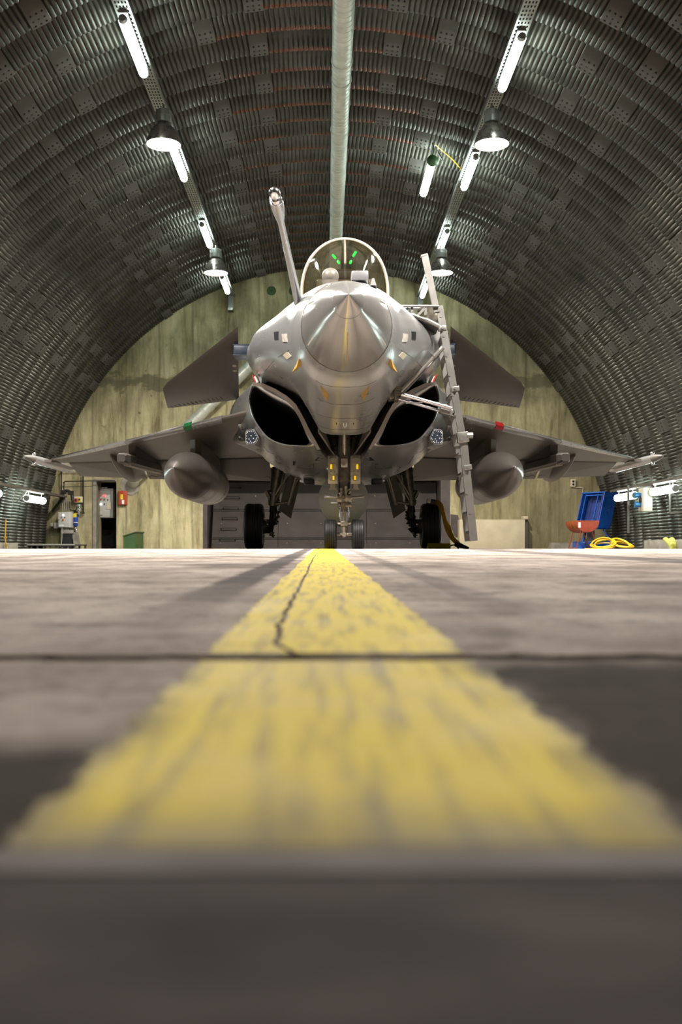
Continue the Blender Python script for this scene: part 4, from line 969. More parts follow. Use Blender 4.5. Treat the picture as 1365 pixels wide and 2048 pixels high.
# ---- main gear
for sg in (-1, 1):
    mg = link('main_gear', None, jet)
    YM = 9.0; DM = YM + Y0
    K = lambda px, py, dy=0.0: mir(A(px, py, DM + dy), -sg)
    wc = K(509, 1056); wc.z = 0.395
    mb = MB(); tyre(mb, wc, 0.395, 0.33, (-0.5, -0.25, 0.0, 0.25, 0.5)); wl = mb.build('main_wheel', 'rubber', mg, 30)
    mb = MB(); rim(mb, wc, 0.395, 0.33); mb.build('rim', 'gear', wl, 30)
    mb = MB(); mb.cyl(K(557, 935), K(550, 985), 0.105, 0.095, 20); mb.cyl(K(550, 985), K(547, 1012), 0.10, 0.085, 20); mb.cyl(K(548, 1005), K(546, 1025), 0.07, 0.065, 18); mb.cyl(K(538, 985, -0.03), K(560, 990, -0.03), 0.05, n=14); mb.cyl(K(533, 982, -0.06), K(540, 996, -0.06), 0.04, n=12); mb.cyl(K(537, 1004), K(560, 1004), 0.045, n=12)
    mb.build('main_strut', 'gear', mg, 40)
    mb = MB(); mb.cyl(K(547, 1018), K(541, 1060), 0.055, 0.045, 16); mb.cyl(K(541, 1060), wc + V((0, 0, -0.02)), 0.06, n=14); mb.cyl(K(552, 1022, -0.1), K(541, 1072, -0.1), 0.022, n=10)
    random.seed(11)
    for i in range(34):
        t = random.random(); q = K(551 - 9 * t, 1024 + 48 * t, -0.05); d = V((random.uniform(-.09, .09), random.uniform(-.09, 0.05), random.uniform(-.06, .06))); mb.cyl(q, q + d, random.uniform(0.009, 0.025), n=7)
    mb.build('lower_link', 'gear', mg, 35)
    mb = MB()
    for j in range(4):
        pts = [K(551 - 3 * j, 1012, -0.1 - 0.02 * j), K(556 - 4 * j, 1030, -0.13), K(549 - 3 * j, 1045, -0.14), K(545 - 2 * j, 1062, -0.12), K(536, 1066 - 3 * j, -0.05)]
        mb.tube(crom(pts, 16), 0.011, 7)
    mb.build('brake_hoses', 'blackp', mg, 50)
    bc = wc + V((-sg * 0.155, 0, 0)); mb = MB(); mb.cyl(bc, bc + V((-sg * 0.06, 0, 0)), 0.15, 0.11, 20)
    for i in range(8): a = 2 * PI * i / 8; p = bc + V((-sg * 0.03, 0.1 * math.cos(a), 0.1 * math.sin(a))); mb.cyl(p, p + V((-sg * 0.07, 0, 0)), 0.024, n=8)
    mb.build('brake_pack', 'gear', mg, 35)
    mb = MB(); dp = [K(583, 940, -0.02), K(601, 946, -0.02), K(598, 975, -0.02), K(582, 1037, -0.02), K(558, 1020, -0.02), K(566, 985, -0.02)]
    mb.prism(dp, (0, 0.04, 0)); mb.build('gear_door', 'jetdark', mg, 20)
    mb = MB(); mb.cyl(K(594, 948, -0.14), K(577, 1010, -0.14), 0.035, 0.03, 14); mb.cyl(K(596, 946, -0.14), K(590, 962, -0.14), 0.045, n=12); mb.cyl(K(578, 1005, -0.14), K(552, 1008, -0.1), 0.02, n=10); mb.build('side_jack', 'gearmid', mg, 40)
    mb = MB(); mb.cyl(K(577, 948, -0.16), K(551, 990, -0.16), 0.022, n=10); mb.tube(crom([K(572, 946, -0.2), K(568, 965, -0.2), K(560, 985, -0.18), K(552, 1000, -0.14)], 10), 0.012, 7); mb.build('brace', 'gearmid', mg, 40)

# ---- drop tanks
def tank(x, y0, z, r, ln, nose, label, m, fins=True):
    t = thing('drop_tank', label, 'fuel tank', JM @ V((x, y0, z)), -YAW, 'external fuel tanks under the jet')
    prof = []
    for i in range(15):
        u = i / 14; prof.append((nose * u, max(0.004, r * (1 - (1 - u) ** 1.75) ** 0.9)))
    prof += [(nose + (ln - nose) * 0.45, r)]
    for i in range(1, 10): u = i / 9; prof.append((nose + (ln - nose) * (0.45 + 0.55 * u), r * max(0.02, math.cos(u * PI / 2) ** 0.8)))
    mb = MB(); mb.lathe((0, 0, 0), (0, 1, 0), prof, 48); b_ = mb.build('body', m, t, 50)
    mb = MB(); mb.ball((0, 0.0, 0), 0.014); mb.build('nose_tip', 'chrome', b_)
    for yy_ in (nose * 1.0, nose * 1.5, nose * 1.62, nose * 2.2):
        mb = MB(); mb.lathe((0, 0, 0), (0, 1, 0), [(yy_ - 0.01, r * 0.99), (yy_ - 0.008, r * 1.006), (yy_ + 0.008, r * 1.006), (yy_ + 0.01, r * 0.99)], 48, caps=False); mb.build('joint_band', m, b_, 30)
    return t
for sg, lb in ((-1, 'grey drop tank under the wing on the doorway side'), (1, 'grey drop tank under the wing behind the ladder')):
    p = A(346, 935, 13.4); t = tank(-p.x * -1 * (1 if sg < 0 else -1), p.y, p.z, 0.352, 5.6, 1.55, lb, 'tank')
tb = tank(0.0, 5.05, 0.725, 0.355, 5.4, 0.95, 'pale green-grey drop tank under the belly behind the nose wheels', 'tankgreen')
# ================================================================ LIGHTS AND SERVICES
def lamp_light(name, kind, energy, parent, loc, size=0.4, rot=(0, 0, 0), col=(1, 0.93, 0.84), shape='DISK', sy=None):
    l = bpy.data.lights.new(name, kind); l.energy = energy; l.color = col
    if kind == 'AREA':
        l.shape = shape; l.size = size
        if sy: l.size_y = sy
        l.spread = math.radians(165)
    o = bpy.data.objects.new(name, l); C.objects.link(o); o.parent = parent; o.location = loc; o.rotation_euler = rot; return o
SHADE = [(0, 0.075), (0.03, 0.10), (0.09, 0.16), (0.17, 0.215), (0.27, 0.255), (0.33, 0.268), (0.335, 0.275), (0.345, 0.275), (0.345, 0.262), (0.26, 0.243), (0.15, 0.195), (0.06, 0.12), (0.03, 0.08)]
def dome(x, y, zb, label):
    t = thing('dome_lamp', label, 'lamp', (x, y, zb), 0, 'dome lamps hanging from the cable trays')
    mb = MB(); mb.lathe((0, 0, 0.345), (0, 0, -1), SHADE, 36, caps=False); mb.build('lamp_shade', 'shade', t, 40)
    mb = MB(); mb.lathe((0, 0, 0.335), (0, 0, 1), [(0, 0.12), (0.02, 0.125), (0.18, 0.12), (0.2, 0.09), (0.205, 0.02)], 20)
    for i in range(10):
        a = 2 * PI * i / 10; mb.box((0.125 * math.cos(a), 0.125 * math.sin(a), 0.43), (0.012, 0.012, 0.17), M.Rotation(a, 3, 'Z'))
    mb.lathe((0, 0, 0.42), (0, 0, 1), [(0, 0.128), (0.012, 0.131), (0.024, 0.128)], 20); hs = mb.build('housing', 'housing', t, 40)
    mb = MB(); mb.cyl((0, 0, 0.53), (0, 0, 0.62), 0.018, n=8); mb.build('hanger', 'tray', hs)
    mb = MB(); mb.lathe((0, 0, 0.03), (0, 0, -1), [(0, 0.255), (0.012, 0.25), (0.03, 0.19), (0.042, 0.1), (0.046, 0.005)], 32); mb.build('bulb_glass', 'disc', t, 50, 'glowing white lamp glass')
    lamp_light('dome_light', 'AREA', DOMEW * (1.5 if y < 10 else 1.0), t, (0, 0, -0.05), 0.45)
    return t
for x, y, zb, lb in ((-2.51, 15.4, 6.26, 'dome lamp hanging on the left row, the nearer and larger of the two'), (2.57, 15.4, 6.26, 'dome lamp hanging on the right row, the nearer and larger of the two'),
                     (-2.43, 22.0, 6.09, 'dome lamp far back on the left row, near the end wall'), (2.55, 22.0, 6.09, 'dome lamp far back on the right row, behind the ladder top'),
                     (-2.5, 8.8, 6.26, 'dome lamp on the left row towards the open front'), (2.57, 8.8, 6.26, 'dome lamp on the right row towards the open front')):
    dome(x, y, zb, lb)
TZ, TX = 6.85, 2.62
def tube_light(p, ln, label, group, r=0.066, ax=(0, 1, 0), cap='tray', back=True, light=0.0):
    t = thing('tube_light', label, 'light', p, 0, group)
    d, a, b = frame(ax); up = V((0, 0, 1))
    pr = [(-ln / 2, 0.004), (-ln / 2 + 0.008, r * 0.6), (-ln / 2 + 0.03, r * 0.94), (-ln / 2 + 0.05, r), (ln / 2 - 0.05, r), (ln / 2 - 0.03, r * 0.94), (ln / 2 - 0.008, r * 0.6), (ln / 2, 0.004)]
    mb = MB(); mb.lathe((0, 0, 0), d, pr, 16); mb.build('tube', 'tube', t, 60, 'glowing white tube')
    if back: mb = MB(); mb.bar(d * (-ln / 2) + up * (r + 0.03), d * (ln / 2) + up * (r + 0.03), r * 1.7, 0.04); mb.build('back_plate', 'tray', t)
    for e in (-1, 1): mb = MB(); mb.cyl(d * (e * (ln / 2 - 0.02)), d * (e * (ln / 2 + 0.035)), r * 0.9, r * 0.7, 14); mb.build('end_cap', cap, t, 40)
    return t
ord_ = ['nearest', 'second', 'third', 'farthest']
for sg, side, offs in ((-1, 'left', 0.0), (1, 'right', 0.45)):
    for k in range(4):
        tube_light(V((sg * TX, 13.6 + 4.08 * k + offs, TZ)), 1.52, f'{ord_[k]} strip light in view along the {side} ceiling tray', 'strip lights on the ceiling trays')
    # perforated cable tray: base strips between rows of slots, and two flanges
    t = thing('cable_tray', f'perforated steel cable tray along the {side} side of the ceiling', 'cable tray', (sg * TX, 5.0, 6.97), 0, 'ceiling cable trays')
    mb = MB()
    for i in range(5): x = -0.088 + 0.044 * i; mb.box2((x - 0.011, 0, 0), (x + 0.011, YW - 5.02, 0.004))
    mb.build('tray_base', 'tray', t)
    mb = MB()
    for i in range(int((YW - 5.02) / 0.1)): mb.box2((-0.1, 0.1 * i, 0.0002), (0.1, 0.1 * i + 0.045, 0.0044))
    o = mb.build('tray_webs', 'tray', t)
    for s_ in (-1, 1): mb = MB(); mb.box2((s_ * 0.1 - 0.003, 0, 0), (s_ * 0.1 + 0.003, YW - 5.02, 0.06)); mb.build('flange', 'tray', t)
    for i in range(8): mb = MB(); mb.cyl((0, 0.8 + 3.0 * i, 0.0), (0, 0.8 + 3.0 * i, 0.35), 0.01, n=6); mb.build('hanger_rod', 'tray', t)
    mb = MB(); mb.box2((-0.07, YW - 5.3, -0.42), (0.07, YW - 5.02, -0.36)); mb.box2((-0.07, YW - 5.1, -0.42), (0.07, YW - 5.02, 0.1)); mb.build('end_bracket', 'tray', t)
# pendant tube with the green cap
p = V((1.93, 18.85, 7.02)); t = tube_light(p, 1.65, 'pendant tube light with a dark green end cap right of the ceiling duct', None, 0.075, back=False)
mb = MB(); mb.ball((0, -0.86, 0), 0.105, (1, 0.7, 1)); mb.tube(crom([(0, -0.85, 0.1), (0.03, -0.83, 0.22), (0, -0.82, 0.34)], 8), 0.012, 6); mb.build('cap', 'dgreen', t, 40, 'dark green end cap')
mb = MB(); mb.cyl((0, 0.6, 0.05), (0, 0.6, 0.3), 0.008, n=6); mb.build('hanger_rod', 'tray', t)
mb = MB(); mb.tube(crom([(0.1, -0.85, 0.15), (0.2, -0.8, 0.02), (0.12, -0.75, 0.2), (0.05, -0.8, 0.28)], 14), 0.008, 6); mb.build('supply_cable', 'pipeb', t, 40)
mb = MB(); mb.tube([(0.05, -0.85, 0.3), (0.4, -0.6, 0.12), (0.64, -0.35, -0.02)], 0.01, 6); mb.build('supply_cable', 'cable', t, 40)
# side rails with fluorescent tubes
for sg, side, rx, y0, y1, rz in ((-1, 'left', -7.16, 12.0, 27.3, 1.42), (1, 'right', 7.2, 12.0, 25.0, 1.44)):
    t = thing('lighting_rail', f'dark steel lighting rail along the foot of the {side} vault', 'rail', (rx, y0, rz), 0, 'side lighting rails')
    mb = MB(); mb.box2((-0.05, 0, 0.0), (0.05, y1 - y0, 0.03)); mb.box2((-0.055, 0, -0.03), (-0.045, y1 - y0, 0.03)); mb.box2((0.045, 0, -0.03), (0.055, y1 - y0, 0.03)); mb.build('channel', 'railm', t)
    for i in range(int((y1 - y0) / 1.9)):
        y = 0.6 + 1.9 * i; mb = MB(); mb.bar((0, y, 0), (sg * 0.32, y, 0.02), 0.04, 0.04); mb.bar((0.02 * sg, y, 0), (sg * 0.3, y, -0.3), 0.03, 0.03); mb.build('bracket', 'railm', t)
    if sg < 0: mb = MB(); mb.bar((0, y1 - y0 - 0.1, -0.02), (-0.36, y1 - y0 + 0.1, -0.4), 0.06, 0.09); mb.build('end_brace', 'railm', t)
def side_tube(x, y, z, label, rz):
    t = tube_light(V((x, y, z)), 1.45, label, 'tube lights hung from the side rails', 0.085, back=False)
    for e in (-0.55, 0.55): mb = MB(); mb.tube([(0, e, 0.08), (0, e, rz - z - 0.05), (0.05, e, rz - z - 0.02)], 0.008, 6); mb.build('hanger_wire', 'pipeg', t)
    mb = MB(); mb.box2((-0.03, -0.6, rz - z - 0.06), (0.05, 0.6, rz - z - 0.035)); mb.build('gear_tray', 'white', t)
side_tube(-7.1, 24.3, 1.20, 'glowing tube light under the left rail beside the grey control cabinet', 1.42)
side_tube(-7.1, 20.9, 1.20, 'glowing tube light cut by the left edge of the picture', 1.42)
side_tube(7.1, 23.55, 1.23, 'glowing tube light under the right rail behind the blue cabinet', 1.44)
side_tube(7.1, 20.9, 1.23, 'glowing tube light under the right rail beside the beige socket box', 1.44)
side_tube(7.1, 17.6, 1.23, 'tube light under the right rail nearest the front', 1.44)
side_tube(-7.1, 17.5, 1.20, 'tube light under the left rail nearest the front', 1.42)
t = tube_light(V((7.05, 19.0, 1.92)), 0.9, 'round-ended tube light cut by the right edge above the rail', None, 0.085, back=False)
mb = MB(); mb.tube([(0, 0.3, 0.06), (0.12, 0.3, 0.09), (0.28, 0.3, 0.1)], 0.014, 6); mb.build('wall_bracket', 'pipeg', t)

# ventilation duct under the crown
dz = 7.26; dx = 0.24
vd = thing('ventilation_duct', 'long round galvanised duct running along the crown of the vault', 'duct', (dx, 5.0, dz))
L_ = YW - 5.0 - 0.25
def ribbed(o, d, ln, r, pitch, name, parent, m='galv'):
    mb = MB(); pr = []; t = 0.0
    while t < ln - pitch:
        pr += [(t, r), (t + pitch - 0.022, r), (t + pitch - 0.016, r - 0.006), (t + pitch - 0.006, r - 0.006)]; t += pitch
    pr.append((ln, r)); mb.lathe(o, d, pr, 28); return mb.build(name, m, parent, 25)
cuts = [0, 4.3, 9.77, 10.37, 12.2, 16.4, L_]
for a, b in zip(cuts[:-1], cuts[1:]):
    ribbed((0, a, 0), (0, 1, 0), b - a, 0.15, 0.13, 'duct_section', vd)
for a in cuts[1:-1]:
    mb = MB(); mb.lathe((0, a - 0.035, 0), (0, 1, 0), [(0, 0.15), (0.004, 0.158), (0.03, 0.158), (0.034, 0.163), (0.04, 0.158), (0.066, 0.158), (0.07, 0.15)], 28, caps=False); mb.build('joint_collar', 'galv', vd, 25)
for i in range(7): mb = MB(); mb.cyl((0, 1 + 3.4 * i, 0.15), (0, 1 + 3.4 * i, 0.42), 0.008, n=6); mb.build('hanger_rod', 'tray', vd)
wd = thing('wall_duct', 'round duct slanting down the end wall to a patched hole', 'duct', (-5.2, YW - 0.22, 1.85))
pa, pb = V((dx, YW - 0.3, dz)), W(268, 958, 27.35); pb.y = YW - 0.22
o = V((-5.2, YW - 0.22, 1.85)); ribbed(pb - o, pa - pb, (pa - pb).length, 0.16, 0.27, 'duct_section', wd)
pe = W(258, 969, 27.4); pe.y = YW + 0.2
mb = MB(); mb.tube(crom([pb - o + (pa - pb) * 0.01, pb - o, pe - o + V((0.1, -0.25, 0.08)), pe - o], 12), 0.16, 24); mb.build('elbow', 'galv', wd, 40)
mb = MB(); mb.ball(pa - o, 0.165); mb.build('bend', 'galv', wd, 50)
mb = MB(); pts = []
for i in range(22): a = 2 * PI * i / 22; r = 0.28 + 0.015 * math.sin(i * 2.3); pts.append(V((pe.x + r * math.cos(a), YW + 0.01, pe.z + r * math.sin(a))) - o)
mb.prism(pts, (0, -0.03, 0)); mb.build('mortar_patch', 'kerb', wd, 20)
# round vents high on the wall
for px, lb in ((543, 'dark green round vent cover high on the end wall, left of the probe'), (587, 'dark green round vent cover behind the refuelling probe')):
    p = W(px, 582, YW); t = thing('vent_cover', lb, 'vent', (p.x, YW, p.z), 0, 'round vents in the end wall')
    mb = MB(); mb.lathe((0, 0.01, 0), (0, -1, 0), [(0, 0.125), (0.03, 0.125), (0.035, 0.11), (0.025, 0.1), (0.03, 0.06), (0.025, 0.04), (0.03, 0.002)], 28); mb.build('cover', 'dgreen', t, 30)
    mb = MB(); mb.cyl((0, -0.02, 0), (0, -0.03, 0), 0.02, n=10); mb.build('screw', 'blackp', t)

# ================================================================ LADDER
ld = thing('boarding_ladder', 'aluminium boarding ladder with platform hooked onto the right of the jet', 'ladder', (1.78, 12.0, 0.1))
DN, DF = 12.0, 12.42
def stile(pts, D, name, wd_=0.085):
    for a, b in zip(pts[:-1], pts[1:]):
        mb = MB(); mb.bar(W(*a, D), W(*b, D), 0.035, wd_, (1, 0, 0.2)); wb(mb, name, 'alu', ld, 25)
stile([(879, 612), (925, 872)], DN, 'stile'); stile([(927, 880), (948, 1082)], DN, 'stile', 0.095)
K2 = (DN / DF)
far = lambda px, py: (VX + (px - VX) * K2, HZ + (py - HZ) * K2)
stile([far(884, 640), far(925, 872)], DF, 'stile'); stile([far(927, 880), far(948, 1082)], DF, 'stile', 0.095)
mb = MB(); mb.bar(W(850, 511, DN), W(874, 625, DN), 0.06, 0.075, (1, 0, 0.2)); wb(mb, 'handrail_post', 'alu', ld, 25)
mb = MB(); mb.bar(W(848.5, 509.5, DN), W(849.5, 513, DN), 0.068, 0.083, (1, 0, 0.2)); wb(mb, 'post_cap', 'alu', ld, 25)
ax = lambda t: (879 + (948 - 879) * t, 612 + (1082 - 612) * t)
for i in range(12):
    t = 0.045 + i * 0.0835; px, py = ax(t); a, b = W(px, py, DN), W(*far(px, py), DF)
    mb = MB(); mb.bar(a, b, 0.06, 0.028, (0.2, 0, 1)); wb(mb, 'rung', 'alu', ld, 25)
    mb = MB(); mb.cyl(a + V((0.0, -0.024, 0)), a + V((0, -0.015, 0)), 0.016, n=12); wb(mb, 'rung_bolt', 'alu', ld, 30)
mb = MB(); p = W(926, 875, DN); mb.box(p, (0.14, 0.09, 0.13), M.Rotation(-0.14, 3, 'Y'), 0.012); mb.cyl(p + V((0.05, -0.02, 0.02)), p + V((0.12, -0.02, 0.02)), 0.035, n=14); mb.cyl(p + V((-0.02, -0.03, -0.02)), p + V((-0.02, -0.07, -0.02)), 0.025, n=12); wb(mb, 'folding_joint', 'alu', ld, 30)
mb = MB(); p = W(*far(926, 875), DF); mb.box(p, (0.14, 0.09, 0.13), M.Rotation(-0.14, 3, 'Y'), 0.012); wb(mb, 'folding_joint', 'alu', ld, 30)
for px, py in ((885, 657), (911, 778), (936, 935)):
    mb = MB(); p = W(px, py, DN); mb.box(p, (0.10, 0.06, 0.06), M.Rotation(-0.14, 3, 'Y'), 0.01); mb.cyl(p + V((0, -0.06, 0)), p, 0.018, n=10); wb(mb, 'clamp', 'alu', ld, 30)
# lower stand-off struts to the fuselage bracket
Bp = lambda px, py, D=11.95: W(px, py, D)
mb = MB(); mb.cyl(Bp(799, 787), Bp(904, 817), 0.026, n=14); wb(mb, 'stand_off', 'chrome', ld, 40)
mb = MB(); mb.cyl(W(796, 797, 12.3), W(900, 828, 12.4), 0.02, n=14); wb(mb, 'stand_off', 'chrome', ld, 40)
mb = MB(); mb.box(Bp(893, 819) + V((0.04, 0.1, -0.02)), (0.22, 0.1, 0.08), M.Rotation(0.25, 3, 'Y'), 0.012); wb(mb, 'stand_off_clamp', 'alu', ld, 30)
mb = MB(); mb.cyl(Bp(802, 783), Bp(885, 696), 0.024, n=12); mb.cyl(Bp(868, 714), Bp(886, 695), 0.030, n=12); wb(mb, 'diagonal_brace', 'alu', ld, 40)
mb = MB(); mb.cyl(W(805, 788, 12.15), W(880, 708, 12.25), 0.014, n=10); wb(mb, 'diagonal_brace', 'alu', ld, 40)
mb = MB(); q = Bp(783, 787, 12.05); mb.box(q, (0.10, 0.22, 0.16), M.Rotation(-0.3, 3, 'Y'), 0.015); q2 = Bp(793, 789, 12.0); mb.box(q2, (0.05, 0.2, 0.17), None, 0.01)
for i in range(9): a = random.uniform(-0.07, 0.07); b = random.uniform(-0.07, 0.07); mb.cyl(q2 + V((0.0, -0.09, a)), q2 + V((0.04 + b * 0.3, -0.12, a)), 0.012, n=8)
wb(mb, 'fuselage_shoe', 'gear', ld, 30)
mb = MB(); mb.bar(W(812, 806.5, 11.9), W(846, 805, 11.9), 0.012, 0.012); wb(mb, 'locking_pin', 'alu', ld)
# platform at the cockpit sill
mb = MB(); mb.cyl(W(799, 612, 11.9), W(878, 612, 11.95), 0.014, n=10); wb(mb, 'platform_rail', 'alu', ld, 40)
mb = MB(); mb.cyl(W(806, 617, 12.2), W(878, 616, 12.2), 0.02, n=10); wb(mb, 'platform_rail', 'alu', ld, 40)
mb = MB(); mb.bar(W(852, 612, 11.95), W(852, 630, 11.95), 0.035, 0.03); mb.bar(W(824, 612, 11.95), W(825, 625, 11.95), 0.03, 0.03); mb.bar(W(825, 625, 11.95), W(833, 634, 11.95), 0.03, 0.03); mb.bar(W(833, 634, 11.95), W(849, 618, 11.95), 0.03, 0.03); mb.bar(W(808, 628, 11.95), W(818, 617, 11.95), 0.04, 0.04); wb(mb, 'platform_brackets', 'alu', ld, 30)
f4 = [W(818, 626, 11.85), W(878, 651, 11.85), W(872, 664, 12.3), W(815, 640, 12.3)]
mb = MB(); mb.prism(f4, (0, 0.0, -0.03)); pf = wb(mb, 'platform', 'alu', ld, 25)
mb = MB(); mb.cyl(W(852, 639, 11.83), W(880, 653, 11.83), 0.028, n=12); mb.cyl(W(816, 626, 11.84), W(852, 639, 11.84), 0.014, n=10); wb(mb, 'platform_edge_tube', 'alu', ld, 40)
mb = MB(); mb.prism([W(853, 613, 12.1), W(876, 613, 12.1), W(880, 650, 12.1), W(855, 640, 12.1)], (0, 0.012, 0)); wb(mb, 'side_plate', 'gearmid', ld, 25)

# ================================================================ LEFT END OF THE WALL
def on_wall(px, py): p = W(px, py, 27.45); p.y = YW; return p
def wbox(mb, px0, py0, px1, py1, D, depth, bev=0.008):
    a, b = W(px0, py1, D), W(px1, py0, D); mb.box2((a.x, D, a.z), (b.x, D + depth, b.z), bev); return mb
# grey control cabinet with its frame
cc = thing('control_cabinet', 'pale grey control cabinet with rotary switch below the hose arch', 'cabinet', W(129, 1055, 27.1))
mb = MB(); wbox(mb, 116, 1024, 142, 1055, 27.1, 0.3); bd = wb(mb, 'body', 'boxgrey', cc)
mb = MB(); wbox(mb, 117, 1025, 139, 1054, 27.085, 0.02, 0.004); dr_ = wb(mb, 'door', 'boxgrey', cc)
mb = MB(); q = W(126.5, 1030, 27.08); mb.cyl(q, q + V((0, -0.02, 0)), 0.022, n=14); wb(mb, 'pilot_lamp', 'ledw', dr_)
for px, py in ((123, 1035), (130, 1035)): mb = MB(); q = W(px, py, 27.08); mb.cyl(q, q + V((0, -0.02, 0)), 0.014, n=12); wb(mb, 'push_button', 'blackp', dr_)
mb = MB(); q = W(126.5, 1039.5, 27.08); mb.box(q, (0.045, 0.01, 0.055)); wb(mb, 'switch_plate', 'yplast', dr_)
mb = MB(); mb.cyl(q, q + V((0, -0.03, 0)), 0.02, n=12); wb(mb, 'rotary_switch', 'red', dr_)
mb = MB(); q = W(123, 1051, 27.083); mb.box(q, (0.13, 0.008, 0.04)); wb(mb, 'name_plate', 'white', dr_)
mb = MB(); q = W(118.5, 1039.5, 27.083); mb.cyl(q, q + V((0, -0.015, 0)), 0.012, n=10); wb(mb, 'lock', 'gearmid', dr_)
mb = MB()
for px in (124, 128, 132, 136): mb.cyl(W(px, 1055, 27.2), W(px, 1060, 27.2), 0.016, n=8)
wb(mb, 'cable_glands', 'boxgrey', cc)
# small grey boxes left of it
for a, lb in (((107, 1045, 116, 1057), 'small grey junction box left of the control cabinet'), ((100.5, 1046, 106, 1053), 'tiny grey box at the foot of the vault left of the cabinet')):
    t = thing('junction_box', lb, 'box', W((a[0] + a[2]) / 2, a[3], 27.2), 0, 'small grey boxes by the cabinet')
    mb = MB(); wbox(mb, *a, 27.2, 0.2); wb(mb, 'body', 'pipeg', t); mb = MB(); wbox(mb, a[0] + 0.7, a[1] + 0.7, a[2] - 0.7, a[3] - 0.7, 27.19, 0.02, 0.002); wb(mb, 'cover', 'pipeg', t)
# black stand under the cabinet
st = thing('cabinet_stand', 'dark steel stand under the control cabinet', 'stand', W(132, 1090, 27.1))
mb = MB(); a, b = W(124, 1090, 27.1), W(144, 1060, 27.1); mb.box2((a.x, 27.1, 0.0), (b.x, 27.5, b.z)); wb(mb, 'pedestal', 'blackp', st)
mb = MB(); mb.prism([W(144, 1064, 27.15), W(150, 1064, 27.15), W(156, 1096, 27.15), W(148, 1096, 27.15)], (0, 0.35, 0)); wb(mb, 'side_panel', 'kerb', st, 20)
mb = MB(); q = W(124, 1056, 27.05); e = W(122, 1094, 27.05); mb.tube([q, (q + e) / 2 + V((0.01, 0, 0)), e], 0.016, 8); wb(mb, 'conduit', 'pipeg', st)
mb = MB(); wbox(mb, 122, 1060, 146, 1067, 27.05, 0.1, 0.004); wb(mb, 'cable_box', 'pipeg', st)
# air filter
af = thing('air_filter', 'blue and yellow air filter unit right of the control cabinet', 'air filter', W(151, 1066, 27.4))
mb = MB(); q = W(151.5, 1050, 27.4); tp = W(151.5, 1034, 27.4); mb.cyl(q, tp, 0.06, n=18); mb.ball(q, 0.06); wb(mb, 'bowl', 'bplast', af, 40)
mb = MB(); wbox(mb, 146.5, 1027, 153, 1035, 27.34, 0.12, 0.01); wb(mb, 'head', 'yplast', af)
mb = MB(); wbox(mb, 153, 1028, 156, 1034, 27.36, 0.1, 0.01); wb(mb, 'regulator', 'bplast', af)
mb = MB(); mb.cyl(W(151.5, 1044.5, 27.33), W(151.5, 1046, 27.33), 0.062, n=18); wb(mb, 'label_band', 'white', af)
mb = MB(); mb.cyl(W(151.5, 1054, 27.4), W(151.5, 1066, 27.4), 0.016, n=10); mb.cyl(W(151.5, 1058, 27.4), W(151.5, 1061, 27.4), 0.035, n=10); wb(mb, 'drain_pipe', 'chrome', af)
# yellow-white push-button box
pb_ = thing('button_box', 'small cream box with red and yellow plates above the air filter', 'switch box', W(156, 1004, 27.45))
mb = MB(); wbox(mb, 148, 993, 164.5, 1005, 27.42, 0.18); wb(mb, 'body', 'cream', pb_)
mb = MB(); wbox(mb, 149, 997, 155, 1004, 27.41, 0.02, 0.002); wb(mb, 'red_plate', 'red', pb_)
mb = MB(); wbox(mb, 156, 995.5, 162, 1003.5, 27.41, 0.02, 0.002); wb(mb, 'yellow_plate', 'yplast', pb_)
mb = MB(); q = W(159, 999, 27.4); mb.cyl(q, q + V((0, -0.02, 0)), 0.025, n=14); wb(mb, 'knob', 'blackp', pb_); mb = MB(); q = W(152, 1000, 27.4); mb.cyl(q, q + V((0, -0.02, 0)), 0.02, n=14); wb(mb, 'knob', 'blackp', pb_)
# hose arch and conduits
def run(name, label, pts, r, m, cat, smooth=0):
    P_ = [W(x, y, d) for x, y, d in pts]
    if smooth: P_ = crom(P_, smooth)
    o = thing(name, label, cat, P_[0]); mb = MB(); mb.tube(P_, r, 8); wb(mb, 'pipe', m, o, 50)
    mb = MB()
    for p in (P_[len(P_) // 3], P_[2 * len(P_) // 3]): mb.box(p, (r * 3.2, r * 2.4, r * 2.4))
    wb(mb, 'clip', m, o); return o
run('hose', 'black hose bent in an arch above the control cabinet', [(123, 1000, 27.3), (124, 988, 27.3), (134, 981.5, 27.3), (143, 988, 27.3), (145.5, 1001, 27.3)], 0.045, 'pipeb', 'hose', 24)
run('conduit', 'thick black conduit running down the wall beside the doorway', [(166.5, 948, 27.5), (166.5, 1026, 27.5), (150, 1023.5, 27.5)], 0.022, 'pipeb', 'conduit')
run('conduit', 'thin conduit bending along the wall above the hose arch', [(123, 995, 27.5), (123, 944, 27.5), (126, 942, 27.5), (166, 942, 27.5)], 0.014, 'pipeb', 'conduit')
run('conduit', 'thin conduit running from the hose arch over the doorway', [(128, 990, 27.42), (128, 965, 27.42), (131, 963, 27.42), (230, 961, 27.42)], 0.014, 'pipeb', 'conduit')
for i, (x, y) in enumerate(((125, 1024), (129, 1024), (133, 1024), (137, 1022))):
    run('conduit', ['first', 'second', 'third', 'fourth'][i] + ' thin conduit from the left into the top of the control cabinet', [(x, y, 27.35), (x, 1003, 27.35), (x - 3, 999, 27.35)], 0.012, 'pipeg', 'conduit')
run('conduit', 'bent conduit loop between the control cabinet and the air filter', [(139, 1003, 27.3), (140, 1018, 27.3), (143, 1020, 27.3), (152, 1020, 27.3), (154, 1013, 27.3)], 0.014, 'pipeb', 'conduit', 18)
run('flexible_pipe', 'short shiny pipe standing above the air filter', [(153, 1011, 27.3), (158.5, 1011, 27.3), (159, 1018, 27.3), (158, 1026, 27.3)], 0.022, 'chrome', 'pipe', 14)
